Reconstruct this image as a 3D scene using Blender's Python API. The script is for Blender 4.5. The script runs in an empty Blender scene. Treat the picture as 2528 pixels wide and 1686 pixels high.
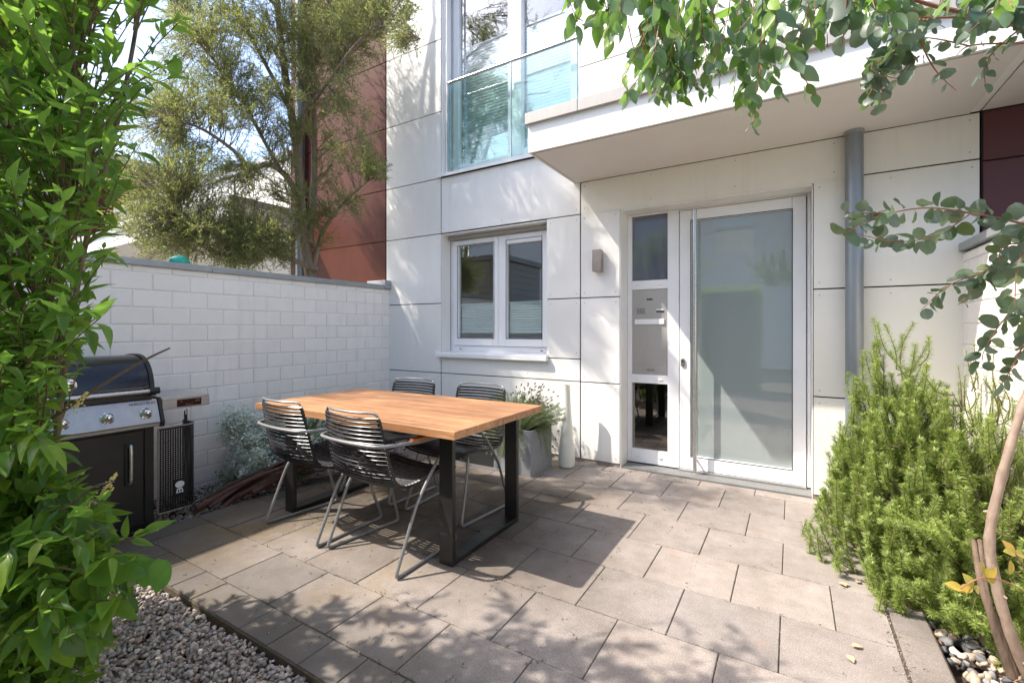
import bpy, math, random
import numpy as np
from mathutils import Vector, Matrix
random.seed(7); RNG = np.random.default_rng(11)
PI = math.pi
scn = bpy.context.scene
COL = scn.collection

# ------------------------------------------------------------------ camera, sky, sun
CAM = np.array([4.126, -3.974, 1.22])
TH = math.atan(691/1138)
cd = bpy.data.cameras.new('camera'); cam = bpy.data.objects.new('camera', cd); COL.objects.link(cam)
cam.location = CAM; cam.rotation_euler = (PI/2, 0, TH)
cd.sensor_width = 36; cd.lens = 36*1138/2528; cd.shift_y = -30/2528; cd.clip_start = .02; cd.clip_end = 3000
scn.camera = cam
SUNV = Vector((-.675, -.455, 1.0)).normalized()
w = bpy.data.worlds.new('World'); scn.world = w; w.use_nodes = True
nt = w.node_tree; bg = nt.nodes['Background']
sky = nt.nodes.new('ShaderNodeTexSky'); sky.sky_type = 'NISHITA'; sky.sun_disc = False
sky.sun_elevation = math.asin(SUNV.z); sky.sun_rotation = math.atan2(SUNV.x, SUNV.y)
sky.air_density = .9; sky.dust_density = 2.1; sky.ozone_density = 1.0
nt.links.new(sky.outputs[0], bg.inputs[0]); bg.inputs[1].default_value = .15
sl = bpy.data.lights.new('sun', 'SUN'); sl.energy = 2.9; sl.angle = math.radians(.6); sl.color = (1, .92, .82)
so = bpy.data.objects.new('sun', sl); COL.objects.link(so)
so.rotation_mode = 'QUATERNION'; so.rotation_quaternion = SUNV.to_track_quat('Z', 'Y')
scn.view_settings.view_transform = 'Standard'; scn.view_settings.look = 'None'
scn.view_settings.exposure = 1.55; scn.view_settings.gamma = 1
scn.render.engine = 'CYCLES'
scn.cycles.max_bounces = 10; scn.cycles.transparent_max_bounces = 24; scn.cycles.diffuse_bounces = 5

# ------------------------------------------------------------------ view helper: a pixel of the 2351 px wide reference and a distance -> a point
FW = np.array([-math.sin(TH), math.cos(TH), 0]); RT = np.array([math.cos(TH), math.sin(TH), 0]); UP = np.array([0, 0, 1.])
KS = 2528/2351
def at(x, y, d):
    x *= KS; y *= KS
    return CAM + d*(FW + (x-1264)/1138*RT + (813-y)/1138*UP)
def proj(P):
    v = np.asarray(P)-CAM; z = v@FW; z = np.where(np.abs(z) < 1e-4, 1e-4, z)
    return (1264+1138*(v@RT)/z)/KS, (813-1138*(v@UP)/z)/KS, z

# ------------------------------------------------------------------ materials
def nd(nt, t, **k):
    n = nt.nodes.new(t)
    for a, b in k.items(): setattr(n, a, b)
    return n
def mat(name, base=(.5, .5, .5), rough=.5, metal=0, spec=None):
    m = bpy.data.materials.new(name); m.use_nodes = True
    p = m.node_tree.nodes['Principled BSDF']
    p.inputs['Base Color'].default_value = (*base, 1); p.inputs['Roughness'].default_value = rough; p.inputs['Metallic'].default_value = metal
    if spec is not None: p.inputs['Specular IOR Level'].default_value = spec
    return m
def coord(nt, scale=(1, 1, 1), space='Object', rot=(0, 0, 0)):
    c = nd(nt, 'ShaderNodeTexCoord'); mp = nd(nt, 'ShaderNodeMapping'); mp.inputs['Scale'].default_value = scale; mp.inputs['Rotation'].default_value = rot
    nt.links.new(c.outputs[space], mp.inputs[0]); return mp.outputs[0]
def noise(nt, vec, scale, detail=4, rough=.6, dist=0):
    n = nd(nt, 'ShaderNodeTexNoise'); n.inputs['Scale'].default_value = scale; n.inputs['Detail'].default_value = detail
    n.inputs['Roughness'].default_value = rough; n.inputs['Distortion'].default_value = dist
    nt.links.new(vec, n.inputs['Vector']); return n.outputs['Fac']
def ramp(nt, fac, stops, interp='LINEAR'):
    r = nd(nt, 'ShaderNodeValToRGB'); r.color_ramp.interpolation = interp
    e = r.color_ramp.elements
    while len(e) < len(stops): e.new(.5)
    for el, (p, c) in zip(e, stops):
        el.position = p; el.color = (*c, 1) if len(c) == 3 else c
    nt.links.new(fac, r.inputs[0]); return r.outputs[0]
def mix(nt, a, b, fac, mode='MIX'):
    m = nd(nt, 'ShaderNodeMix', data_type='RGBA', blend_type=mode)
    for s, v in ((m.inputs[0], fac), (m.inputs[6], a), (m.inputs[7], b)):
        if isinstance(v, (int, float)): s.default_value = v
        elif isinstance(v, tuple): s.default_value = (*v, 1)
        else: nt.links.new(v, s)
    return m.outputs[2]
def bump(m, h, strength=.3, dist=.002):
    nt = m.node_tree; b = nd(nt, 'ShaderNodeBump'); b.inputs['Strength'].default_value = strength; b.inputs['Distance'].default_value = dist
    nt.links.new(h, b.inputs['Height']); nt.links.new(b.outputs[0], nt.nodes['Principled BSDF'].inputs['Normal'])
def setc(m, c): m.node_tree.links.new(c, m.node_tree.nodes['Principled BSDF'].inputs['Base Color'])
def setr(m, c): m.node_tree.links.new(c, m.node_tree.nodes['Principled BSDF'].inputs['Roughness'])
def island(nt): return nd(nt, 'ShaderNodeNewGeometry').outputs['Random Per Island']

def mottled(name, c0, c1, scale=6, rough=.6, metal=0, bs=0, bscale=60, bd=.002, stretch=(1, 1, 1), isl=0, rvar=0):
    m = mat(name, c0, rough, metal); nt = m.node_tree
    v = coord(nt, stretch); f = noise(nt, v, scale, 6, .65)
    c = ramp(nt, f, [(.3, c0), (.7, c1)])
    if isl:
        k = ramp(nt, island(nt), [(0, (1-isl,)*3), (1, (1+isl*.4,)*3)]); c = mix(nt, c, k, 1.0, 'MULTIPLY')
    setc(m, c)
    if rvar:
        setr(m, ramp(nt, noise(nt, v, scale*3), [(.3, (rough-rvar,)*3), (.7, (rough+rvar,)*3)]))
    if bs: bump(m, noise(nt, coord(nt, stretch), bscale, 4), bs, bd)
    return m
M = {}
M['panel'] = mottled('facade_panel', (.77, .755, .715), (.81, .80, .765), 3, .55, bs=.08, bscale=220, isl=.05)
M['lintel'] = mottled('facade_panel_ivory', (.74, .715, .635), (.78, .755, .68), 3, .5, bs=.08, bscale=220, isl=.03)
def dirtify(m, col, lo=0.0, hi=.35):   # dust band low on a wall
    nt = m.node_tree; p = nt.nodes['Principled BSDF']; src = p.inputs['Base Color'].links[0].from_socket
    g = nd(nt, 'ShaderNodeNewGeometry'); s = nd(nt, 'ShaderNodeSeparateXYZ'); nt.links.new(g.outputs['Position'], s.inputs[0])
    r = nd(nt, 'ShaderNodeMapRange'); r.inputs[1].default_value = lo; r.inputs[2].default_value = hi; r.inputs[3].default_value = .8; r.inputs[4].default_value = 0
    nt.links.new(s.outputs[2], r.inputs[0])
    n = noise(nt, coord(nt, (1, 1, .35)), 7, 6, .7)
    mu = nd(nt, 'ShaderNodeMath', operation='MULTIPLY'); nt.links.new(r.outputs[0], mu.inputs[0]); nt.links.new(n, mu.inputs[1]); mu.use_clamp = True
    setc(m, mix(nt, src, col, mu.outputs[0]))
M['red'] = mottled('rust_red_cladding', (.080, .017, .007), (.112, .026, .011), 4, .5, isl=.06, bs=.04, bscale=150)
M['darkred'] = mottled('dark_red_cladding', (.085, .022, .02), (.10, .027, .025), 4, .4)
M['red'].node_tree.nodes['Principled BSDF'].inputs['Specular IOR Level'].default_value = .22
M['gap'] = mat('joint_backing', (.03, .03, .032), .9)
M['block'] = mottled('white_painted_block', (.84, .795, .735), (.88, .835, .78), 9, .6, bs=.25, bscale=90, bd=.0015, isl=.04)
dirtify(M['block'], (.32, .27, .23), -.1, .62)
dirtify(M['panel'], (.45, .40, .33), 0, .12)
def streaks(m, col, amt=.35, sx=9.0):
    nt = m.node_tree; p = nt.nodes['Principled BSDF']; src = p.inputs['Base Color'].links[0].from_socket
    a = noise(nt, coord(nt, (sx, sx, .55)), 2.2, 5, .65); b_ = noise(nt, coord(nt, (1, 1, 1)), 1.1, 3, .5)
    k = ramp(nt, a, [(.52, (0, 0, 0)), (.78, (amt,)*3)]); k2 = ramp(nt, b_, [(.42, (.1,)*3), (.65, (1, 1, 1))])
    setc(m, mix(nt, src, col, mix(nt, k, k2, 1.0, 'MULTIPLY')))
streaks(M['panel'], (.46, .43, .38), .25); streaks(M['lintel'], (.46, .42, .33), .22); streaks(M['block'], (.40, .37, .34), .35, 5)
M['mortar'] = mottled('painted_mortar', (.78, .735, .68), (.82, .78, .73), 20, .8, bs=.3, bscale=80)
dirtify(M['mortar'], (.2, .17, .14), -.1, .6)
M['cap'] = mottled('zinc_cap', (.30, .315, .32), (.36, .375, .38), 8, .45, .35, bs=.05, rvar=.08)
M['zinc'] = mottled('zinc_pipe', (.22, .245, .265), (.27, .295, .315), 5, .42, .5, stretch=(1, 1, .3), rvar=.08)
M['coping'] = mottled('zinc_coping_pale', (.36, .34, .31), (.43, .41, .38), 10, .5, .1, stretch=(14, 1, 1))
M['soffit'] = mottled('soffit_board', (.66, .62, .58), (.70, .66, .62), 3, .7, bs=.05)
M['groove'] = mat('soffit_groove', (.36, .32, .28), .7)
M['upvc'] = mottled('white_window_frame', (.80, .80, .80), (.84, .84, .84), 3, .32)
M['seal'] = mat('rubber_seal', (.02, .02, .02), .7)
M['steel'] = mottled('brushed_steel', (.50, .49, .48), (.62, .61, .60), 30, .28, .9, stretch=(1, 1, 12), rvar=.06)
M['greysteel'] = mottled('grey_powder_steel', (.20, .205, .21), (.25, .255, .26), 30, .38, .35)
M['blackmetal'] = mottled('black_powder_metal', (.012, .012, .013), (.022, .021, .021), 14, .38, .2, bs=.03, rvar=.07)
M['slat'] = mottled('black_plastic_lamella', (.014, .014, .016), (.024, .023, .025), 20, .3, rvar=.05)
M['grate'] = mottled('galvanised_grate', (.16, .165, .165), (.34, .34, .33), 120, .5, .5, bs=.6, bscale=160)
M['plinth'] = mottled('plinth_render', (.20, .17, .14), (.30, .26, .22), 20, .9, bs=.3)
M['room'] = mat('room_wall', (.30, .28, .26), .9)
M['lampm'] = mottled('bronze_aluminium', (.30, .25, .22), (.36, .30, .27), 20, .38, .55)
M['planter'] = mottled('grey_fibre_planter', (.22, .228, .245), (.27, .278, .295), 12, .6, bs=.1)
M['darkpanel'] = mottled('dark_mesh_panel', (.012, .013, .013), (.05, .052, .05), 140, .45, bs=.5, bscale=150)
M['soil'] = mottled('dark_soil', (.03, .022, .016), (.07, .05, .038), 40, .95, bs=.8, bscale=60, bd=.01)
M['bark_tree'] = mottled('grey_brown_bark', (.17, .125, .085), (.30, .235, .165), 30, .85, bs=.9, bscale=50, bd=.006, stretch=(1, 1, .25))
M['bark_euc'] = mottled('smooth_pale_bark', (.19, .135, .10), (.34, .26, .205), 34, .65, bs=.6, bscale=60, bd=.003, stretch=(1, 1, .5))
M['bark_red'] = mottled('red_brown_twig', (.20, .075, .04), (.32, .14, .08), 30, .6)
M['bark_hedge'] = mottled('brown_twig', (.085, .06, .035), (.17, .12, .07), 30, .75, bs=.4, bscale=60, stretch=(1, 1, .4))
M['bark_wood'] = mottled('shredded_bark', (.075, .050, .035), (.17, .12, .085), 30, .85, bs=1, bscale=50, bd=.006, stretch=(1, 1, .2))
M['branch'] = mottled('dark_red_brown_branches', (.045, .018, .013), (.12, .055, .042), 26, .75, bs=.6, bscale=60, isl=.5)
M['vase'] = mottled('frosted_white_glass', (.66, .68, .60), (.70, .72, .64), 3, .35)
M['vase'].node_tree.nodes['Principled BSDF'].inputs['Subsurface Weight'].default_value = .25
M['letter'] = mat('black_lettering', (.02, .02, .02), .5)
M['white'] = mat('white_enamel', (.72, .73, .75), .45)
M['chrome'] = mat('chrome', (.75, .75, .76), .07, 1)
M['lid'] = mottled('black_blue_enamel', (.010, .011, .015), (.014, .016, .021), 6, .16, rvar=.05)
M['grillsteel'] = mottled('stained_stainless', (.42, .41, .41), (.52, .51, .50), 14, .34, .6, bs=.05, rvar=.06)
M['display'] = mat('dark_display', (.035, .012, .01), .2)
M['amber'] = mat('amber_marking', (.45, .17, .08), .5)
M['mailbox'] = mottled('brushed_mailbox_panel', (.46, .43, .41), (.52, .49, .465), 12, .38, .45, stretch=(20, 20, 1))

def wood(name, c0, c1, c2, along='X', ring=18, rough=.42):
    m = mat(name, c0, rough); nt = m.node_tree
    st = (1.2, 14, 14) if along == 'X' else (14, 1.2, 14)
    v = coord(nt, st)
    f = noise(nt, v, 2.2, 8, .62, .9); g = noise(nt, coord(nt, tuple(3*a for a in st)), 3, 5, .6)
    c = ramp(nt, f, [(.30, c0), (.5, c1), (.72, c2)])
    c = mix(nt, c, ramp(nt, g, [(.35, (.72, .66, .6)), (.6, (1, 1, 1))]), .5, 'MULTIPLY')
    k = noise(nt, coord(nt, (1, 1.0, 1)), 2.3, 3, .5)
    c = mix(nt, c, ramp(nt, k, [(.36, (.80, .72, .66)), (.62, (1.08, 1.05, 1.0))]), .8, 'MULTIPLY')
    c = mix(nt, c, ramp(nt, island(nt), [(0, (.90, .86, .84)), (1, (1.08, 1.06, 1.02))]), 1.0, 'MULTIPLY')
    setc(m, c); bump(m, f, .12, .001); return m
M['table'] = wood('oiled_table_wood', (.25, .12, .055), (.40, .215, .105), (.55, .325, .175))
M['arm'] = wood('armrest_wood', (.36, .14, .05), (.46, .19, .075), (.54, .24, .10), 'Y')

def paving(name, tint=1.0, stain_shade=True):
    m = mat(name, (.3, .27, .25), .82); nt = m.node_tree; v = coord(nt)
    fine = noise(nt, v, 190, 3, .7); med = noise(nt, v, 9, 6, .7); big = noise(nt, v, 1.3, 4, .55)
    c = ramp(nt, fine, [(.30, tuple(tint*a for a in (.215, .196, .188))), (.52, tuple(tint*a for a in (.298, .272, .262))), (.72, tuple(tint*a for a in (.42, .39, .378)))])
    c = mix(nt, c, ramp(nt, med, [(.3, (.76, .74, .71)), (.65, (1.08, 1.07, 1.05))]), .9, 'MULTIPLY')
    c = mix(nt, c, ramp(nt, big, [(.35, (.80, .78, .75)), (.6, (1.05, 1.04, 1.03))]), .9, 'MULTIPLY')
    c = mix(nt, c, ramp(nt, island(nt), [(0, (.82, .81, .80)), (.5, (1, .97, .94)), (1, (1.12, 1.08, 1.03))]), 1.0, 'MULTIPLY')
    if stain_shade:
        # yellow-green algae film on the slabs at the left of the table
        g = nd(nt, 'ShaderNodeNewGeometry'); s = nd(nt, 'ShaderNodeSeparateXYZ'); nt.links.new(g.outputs['Position'], s.inputs[0])
        r = nd(nt, 'ShaderNodeMapRange'); r.inputs[1].default_value = 3.3; r.inputs[2].default_value = 1.6; r.inputs[3].default_value = 0; r.inputs[4].default_value = 1
        nt.links.new(s.outputs[0], r.inputs[0])
        k = ramp(nt, noise(nt, v, 2.6, 5, .6, .5), [(.48, (0, 0, 0)), (.66, (1, 1, 1))])
        mu = nd(nt, 'ShaderNodeMath', operation='MULTIPLY'); nt.links.new(k, mu.inputs[0]); nt.links.new(r.outputs[0], mu.inputs[1])
        c = mix(nt, c, mix(nt, c, (.84, .74, .50), 1.0, 'MULTIPLY'), mu.outputs[0])
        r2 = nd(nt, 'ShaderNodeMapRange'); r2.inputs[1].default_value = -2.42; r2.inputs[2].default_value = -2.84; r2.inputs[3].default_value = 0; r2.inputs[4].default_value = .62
        nt.links.new(s.outputs[1], r2.inputs[0]); c = mix(nt, c, (.07, .062, .052), r2.outputs[0])  # dark edging row; the spread onto the next row paints in shade
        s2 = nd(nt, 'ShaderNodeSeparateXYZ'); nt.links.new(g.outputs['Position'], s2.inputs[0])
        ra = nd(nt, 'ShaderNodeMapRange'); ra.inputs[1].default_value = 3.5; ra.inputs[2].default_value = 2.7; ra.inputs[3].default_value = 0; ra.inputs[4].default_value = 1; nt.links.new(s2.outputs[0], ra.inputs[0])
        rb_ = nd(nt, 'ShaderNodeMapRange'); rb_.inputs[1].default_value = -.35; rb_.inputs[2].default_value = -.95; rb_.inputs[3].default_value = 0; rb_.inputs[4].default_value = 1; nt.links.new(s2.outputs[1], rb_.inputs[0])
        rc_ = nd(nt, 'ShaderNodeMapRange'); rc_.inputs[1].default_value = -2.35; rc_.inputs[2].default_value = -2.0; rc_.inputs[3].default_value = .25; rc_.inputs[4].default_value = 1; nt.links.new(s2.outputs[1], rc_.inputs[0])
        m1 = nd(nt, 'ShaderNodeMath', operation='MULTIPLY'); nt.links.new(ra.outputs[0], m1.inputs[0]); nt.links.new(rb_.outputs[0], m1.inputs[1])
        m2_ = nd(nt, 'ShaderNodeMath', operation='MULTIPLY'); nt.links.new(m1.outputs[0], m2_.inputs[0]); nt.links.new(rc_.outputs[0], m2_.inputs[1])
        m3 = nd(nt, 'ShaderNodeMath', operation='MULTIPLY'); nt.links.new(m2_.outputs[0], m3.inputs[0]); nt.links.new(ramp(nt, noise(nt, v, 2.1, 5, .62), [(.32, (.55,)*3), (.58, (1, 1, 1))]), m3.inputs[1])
        c = mix(nt, c, mix(nt, c, (.36, .335, .285), 1.0, 'MULTIPLY'), m3.outputs[0])  # dark algae on the slabs, deepened to paint in shade under the table
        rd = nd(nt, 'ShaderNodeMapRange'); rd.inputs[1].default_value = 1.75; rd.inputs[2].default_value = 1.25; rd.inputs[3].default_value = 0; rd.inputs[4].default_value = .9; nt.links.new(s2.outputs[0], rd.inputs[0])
        c = mix(nt, c, mix(nt, c, (.50, .47, .44), 1.0, 'MULTIPLY'), rd.outputs[0])  # damp slabs by the gravel, with left-hand shade painted into the colour
        # rusty marks near the right-hand border
        k2 = ramp(nt, noise(nt, v, 5.5, 5, .7), [(.62, (0, 0, 0)), (.74, (.55, .55, .55))])
        c = mix(nt, c, (.30, .17, .11), k2)
    setc(m, c); bump(m, fine, .55, .002); return m
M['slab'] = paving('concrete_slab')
M['edging'] = paving('edging_slab', .74, False)
M['joint'] = mottled('joint_sand', (.045, .036, .026), (.11, .085, .055), 60, .95, bs=.5)

def stone(name, stops):
    m = mat(name, (.3, .3, .3), .75); nt = m.node_tree
    c = ramp(nt, island(nt), stops, 'CONSTANT')
    c = mix(nt, c, ramp(nt, noise(nt, coord(nt), 90, 5, .7), [(.3, (.72, .7, .68)), (.7, (1.15, 1.15, 1.15))]), 1.0, 'MULTIPLY')
    setc(m, c); bump(m, noise(nt, coord(nt), 160), .4, .002); return m
M['gravel'] = stone('gravel_stone', [(0, (.38, .33, .29)), (.16, (.25, .21, .185)), (.3, (.47, .41, .365)), (.45, (.34, .295, .26)), (.6, (.22, .19, .175)), (.7, (.48, .42, .375)), (.8, (.42, .31, .24)), (.88, (.32, .31, .32)), (.95, (.56, .51, .46))])
M['pebble'] = stone('river_pebble', [(0, (.36, .30, .24)), (.15, (.16, .16, .17)), (.3, (.46, .36, .27)), (.45, (.25, .24, .24)), (.6, (.50, .44, .37)), (.75, (.32, .20, .13)), (.85, (.10, .10, .11)), (.93, (.60, .55, .48))])

def leafmat(name, stops, trans=(.25, .45, .05), tw=.35, rough=.38, back=None, vein=False):
    m = mat(name, stops[0][1], rough); nt = m.node_tree; p = nt.nodes['Principled BSDF']; out = nt.nodes['Material Output']
    c = ramp(nt, island(nt), stops)
    c = mix(nt, c, ramp(nt, noise(nt, coord(nt), 55, 4, .65), [(.3, (.74, .76, .70)), (.7, (1.16, 1.14, 1.05))]), .85, 'MULTIPLY')
    if back:
        g = nd(nt, 'ShaderNodeNewGeometry'); c = mix(nt, c, back, g.outputs['Backfacing'])
    setc(m, c)
    t = nd(nt, 'ShaderNodeBsdfTranslucent'); t.inputs[0].default_value = (*trans, 1)
    tc = mix(nt, c, trans, .6); nt.links.new(tc, t.inputs[0])
    mx = nd(nt, 'ShaderNodeMixShader'); mx.inputs[0].default_value = tw
    nt.links.new(p.outputs[0], mx.inputs[1]); nt.links.new(t.outputs[0], mx.inputs[2]); nt.links.new(mx.outputs[0], out.inputs[0]); return m
M['l_hedge'] = leafmat('shrub_leaf', [(0, (.045, .10, .025)), (.35, (.075, .165, .032)), (.6, (.12, .24, .04)), (.85, (.20, .34, .05)), (1, (.34, .42, .05))], (.36, .62, .05), .6, .32, (.10, .19, .06))
M['l_tree'] = leafmat('fine_tree_leaf', [(0, (.085, .115, .045)), (.4, (.15, .195, .075)), (.8, (.23, .28, .10)), (1, (.40, .41, .17))], (.50, .54, .13), .5, .55)
M['l_euc'] = leafmat('eucalyptus_leaf', [(0, (.05, .095, .06)), (.4, (.075, .145, .065)), (.75, (.12, .22, .06)), (1, (.26, .40, .07))], (.32, .58, .06), .42, .40, (.12, .18, .13))
M['l_euc2'] = leafmat('round_eucalyptus_leaf', [(0, (.05, .085, .06)), (.5, (.08, .13, .085)), (.8, (.15, .20, .13)), (.985, (.16, .19, .08)), (1, (.26, .10, .05))], (.22, .36, .08), .32, .42, (.12, .16, .13))
M['l_yellow'] = leafmat('yellow_orange_leaf', [(0, (.50, .33, .07)), (.4, (.46, .42, .08)), (.7, (.36, .40, .09)), (1, (.50, .22, .08))], (.75, .52, .10), .45, .4)
M['moss'] = leafmat('joint_moss', [(0, (.05, .06, .02)), (.6, (.10, .11, .04)), (1, (.16, .14, .07))], (.2, .2, .05), .15, .8)
M['panic'] = mottled('pale_yellow_panicle', (.42, .34, .10), (.55, .46, .18), 60, .7)
M['l_rose'] = leafmat('rosemary_needle', [(0, (.09, .135, .03)), (.35, (.18, .25, .055)), (.7, (.31, .39, .10)), (1, (.52, .57, .24))], (.42, .62, .08), .38, .45)
M['l_silver'] = leafmat('silver_foliage', [(0, (.55, .61, .56)), (.6, (.72, .77, .72)), (1, (.85, .88, .84))], (.8, .85, .8), .3, .7)
M['l_green'] = leafmat('green_herb_leaf', [(0, (.05, .13, .03)), (1, (.13, .27, .05))], (.2, .45, .05), .35, .5)
M['l_lav'] = leafmat('lavender_foliage', [(0, (.16, .22, .10)), (.6, (.24, .31, .14)), (1, (.33, .38, .20))], (.4, .5, .15), .3, .6)
M['bud'] = mottled('dry_flower_head', (.085, .05, .055), (.16, .10, .10), 60, .8, isl=.3)
M['hedge_top'] = M['l_hedge']
M['petal'] = mat('dry_leaf', (.50, .36, .22), .7)

def glassmat(name, tint=(1, 1, 1), refl=1.0, rough=0.0, minr=.06, diffuse=None, dw=0.0):
    m = bpy.data.materials.new(name); m.use_nodes = True; nt = m.node_tree; nt.nodes.clear()
    out = nd(nt, 'ShaderNodeOutputMaterial'); tr = nd(nt, 'ShaderNodeBsdfTransparent'); tr.inputs[0].default_value = (*tint, 1)
    gl = nd(nt, 'ShaderNodeBsdfGlossy'); gl.inputs['Roughness'].default_value = rough; gl.inputs[0].default_value = (1, 1, 1, 1)
    lw = nd(nt, 'ShaderNodeLayerWeight'); lw.inputs[0].default_value = .5
    pw = nd(nt, 'ShaderNodeMath', operation='POWER'); nt.links.new(lw.outputs['Facing'], pw.inputs[0]); pw.inputs[1].default_value = 4
    mr = nd(nt, 'ShaderNodeMapRange'); mr.inputs[1].default_value = 0; mr.inputs[2].default_value = 1; mr.inputs[3].default_value = minr; mr.inputs[4].default_value = refl
    nt.links.new(pw.outputs[0], mr.inputs[0])
    base = tr.outputs[0]
    if diffuse:
        df = nd(nt, 'ShaderNodeBsdfDiffuse'); df.inputs[0].default_value = (*diffuse, 1)
        m0 = nd(nt, 'ShaderNodeMixShader'); m0.inputs[0].default_value = dw
        nt.links.new(tr.outputs[0], m0.inputs[1]); nt.links.new(df.outputs[0], m0.inputs[2]); base = m0.outputs[0]
    mx = nd(nt, 'ShaderNodeMixShader'); nt.links.new(mr.outputs[0], mx.inputs[0]); nt.links.new(base, mx.inputs[1]); nt.links.new(gl.outputs[0], mx.inputs[2])
    nt.links.new(mx.outputs[0], out.inputs[0]); return m
M['pane'] = glassmat('window_glass', (.86, .90, .90), 1.0, 0, .17)
M['paneup'] = glassmat('upper_window_glass', (.92, .95, .97), 1.0, 0, .20)
M['balglass'] = glassmat('green_balustrade_glass', (.86, .95, .93), 1.0, 0, .05)
M['frost'] = glassmat('frosted_door_glass', (.2, .25, .25), 1.0, 0.0, .16, (.30, .35, .345), .92)
M['frost2'] = glassmat('frosted_side_glass', (.3, .3, .36), 1.0, 0.04, .10, (.14, .15, .20), .8)
M['pane3'] = glassmat('dark_side_glass', (.5, .45, .4), 1.0, 0.0, .20)
M['blind'] = mottled('pleated_blind', (.74, .81, .79), (.80, .86, .84), 3, .8)
M['blindup'] = mottled('white_pleated_blind', (.78, .79, .78), (.82, .83, .82), 3, .8)
M['greenglass'] = mottled('turquoise_glass', (.01, .20, .15), (.03, .42, .30), 8, .08)
M['whitewall'] = mottled('far_white_render', (.66, .66, .65), (.70, .70, .69), 2, .8, bs=.1)
M['ground'] = mottled('earth', (.10, .085, .06), (.16, .135, .10), 12, .95, bs=.6)

# ------------------------------------------------------------------ mesh helpers
WL = {}                                  # world location of each parent
def tag(o, label=None, cat=None, group=None, kind=None):
    if label: o['label'] = label
    if cat: o['category'] = cat
    if group: o['group'] = group
    if kind: o['kind'] = kind
    return o
def thing(name, label, cat, loc=(0, 0, 0), rz=0, group=None):
    o = bpy.data.objects.new(name, None); o.empty_display_size = .1; COL.objects.link(o)
    o.location = loc; o.rotation_euler = (0, 0, rz); WL[o.name] = np.array(loc, float)
    return tag(o, label, cat, group)
def np_obj(name, V, F, m, parent=None, smooth=False, local=False):
    V = np.asarray(V, np.float32).reshape(-1, 3)
    if parent is not None and not local: V = V - WL[parent.name]
    me = bpy.data.meshes.new(name)
    if isinstance(F, np.ndarray):
        k = F.shape[1]; n = len(F)
        me.vertices.add(len(V)); me.vertices.foreach_set('co', V.astype(np.float32).ravel())
        me.loops.add(n*k); me.loops.foreach_set('vertex_index', F.astype(np.int32).ravel())
        me.polygons.add(n); me.polygons.foreach_set('loop_start', np.arange(0, n*k, k, dtype=np.int32))
        me.update(calc_edges=True)
    else:
        me.from_pydata(V.tolist(), [], F); me.update()
    if smooth: me.polygons.foreach_set('use_smooth', np.ones(len(me.polygons), bool))
    me.materials.append(m)
    o = bpy.data.objects.new(name, me); COL.objects.link(o)
    if parent is not None:
        o.parent = parent; WL[o.name] = WL[parent.name]
    else: WL[o.name] = np.zeros(3)
    return o
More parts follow.
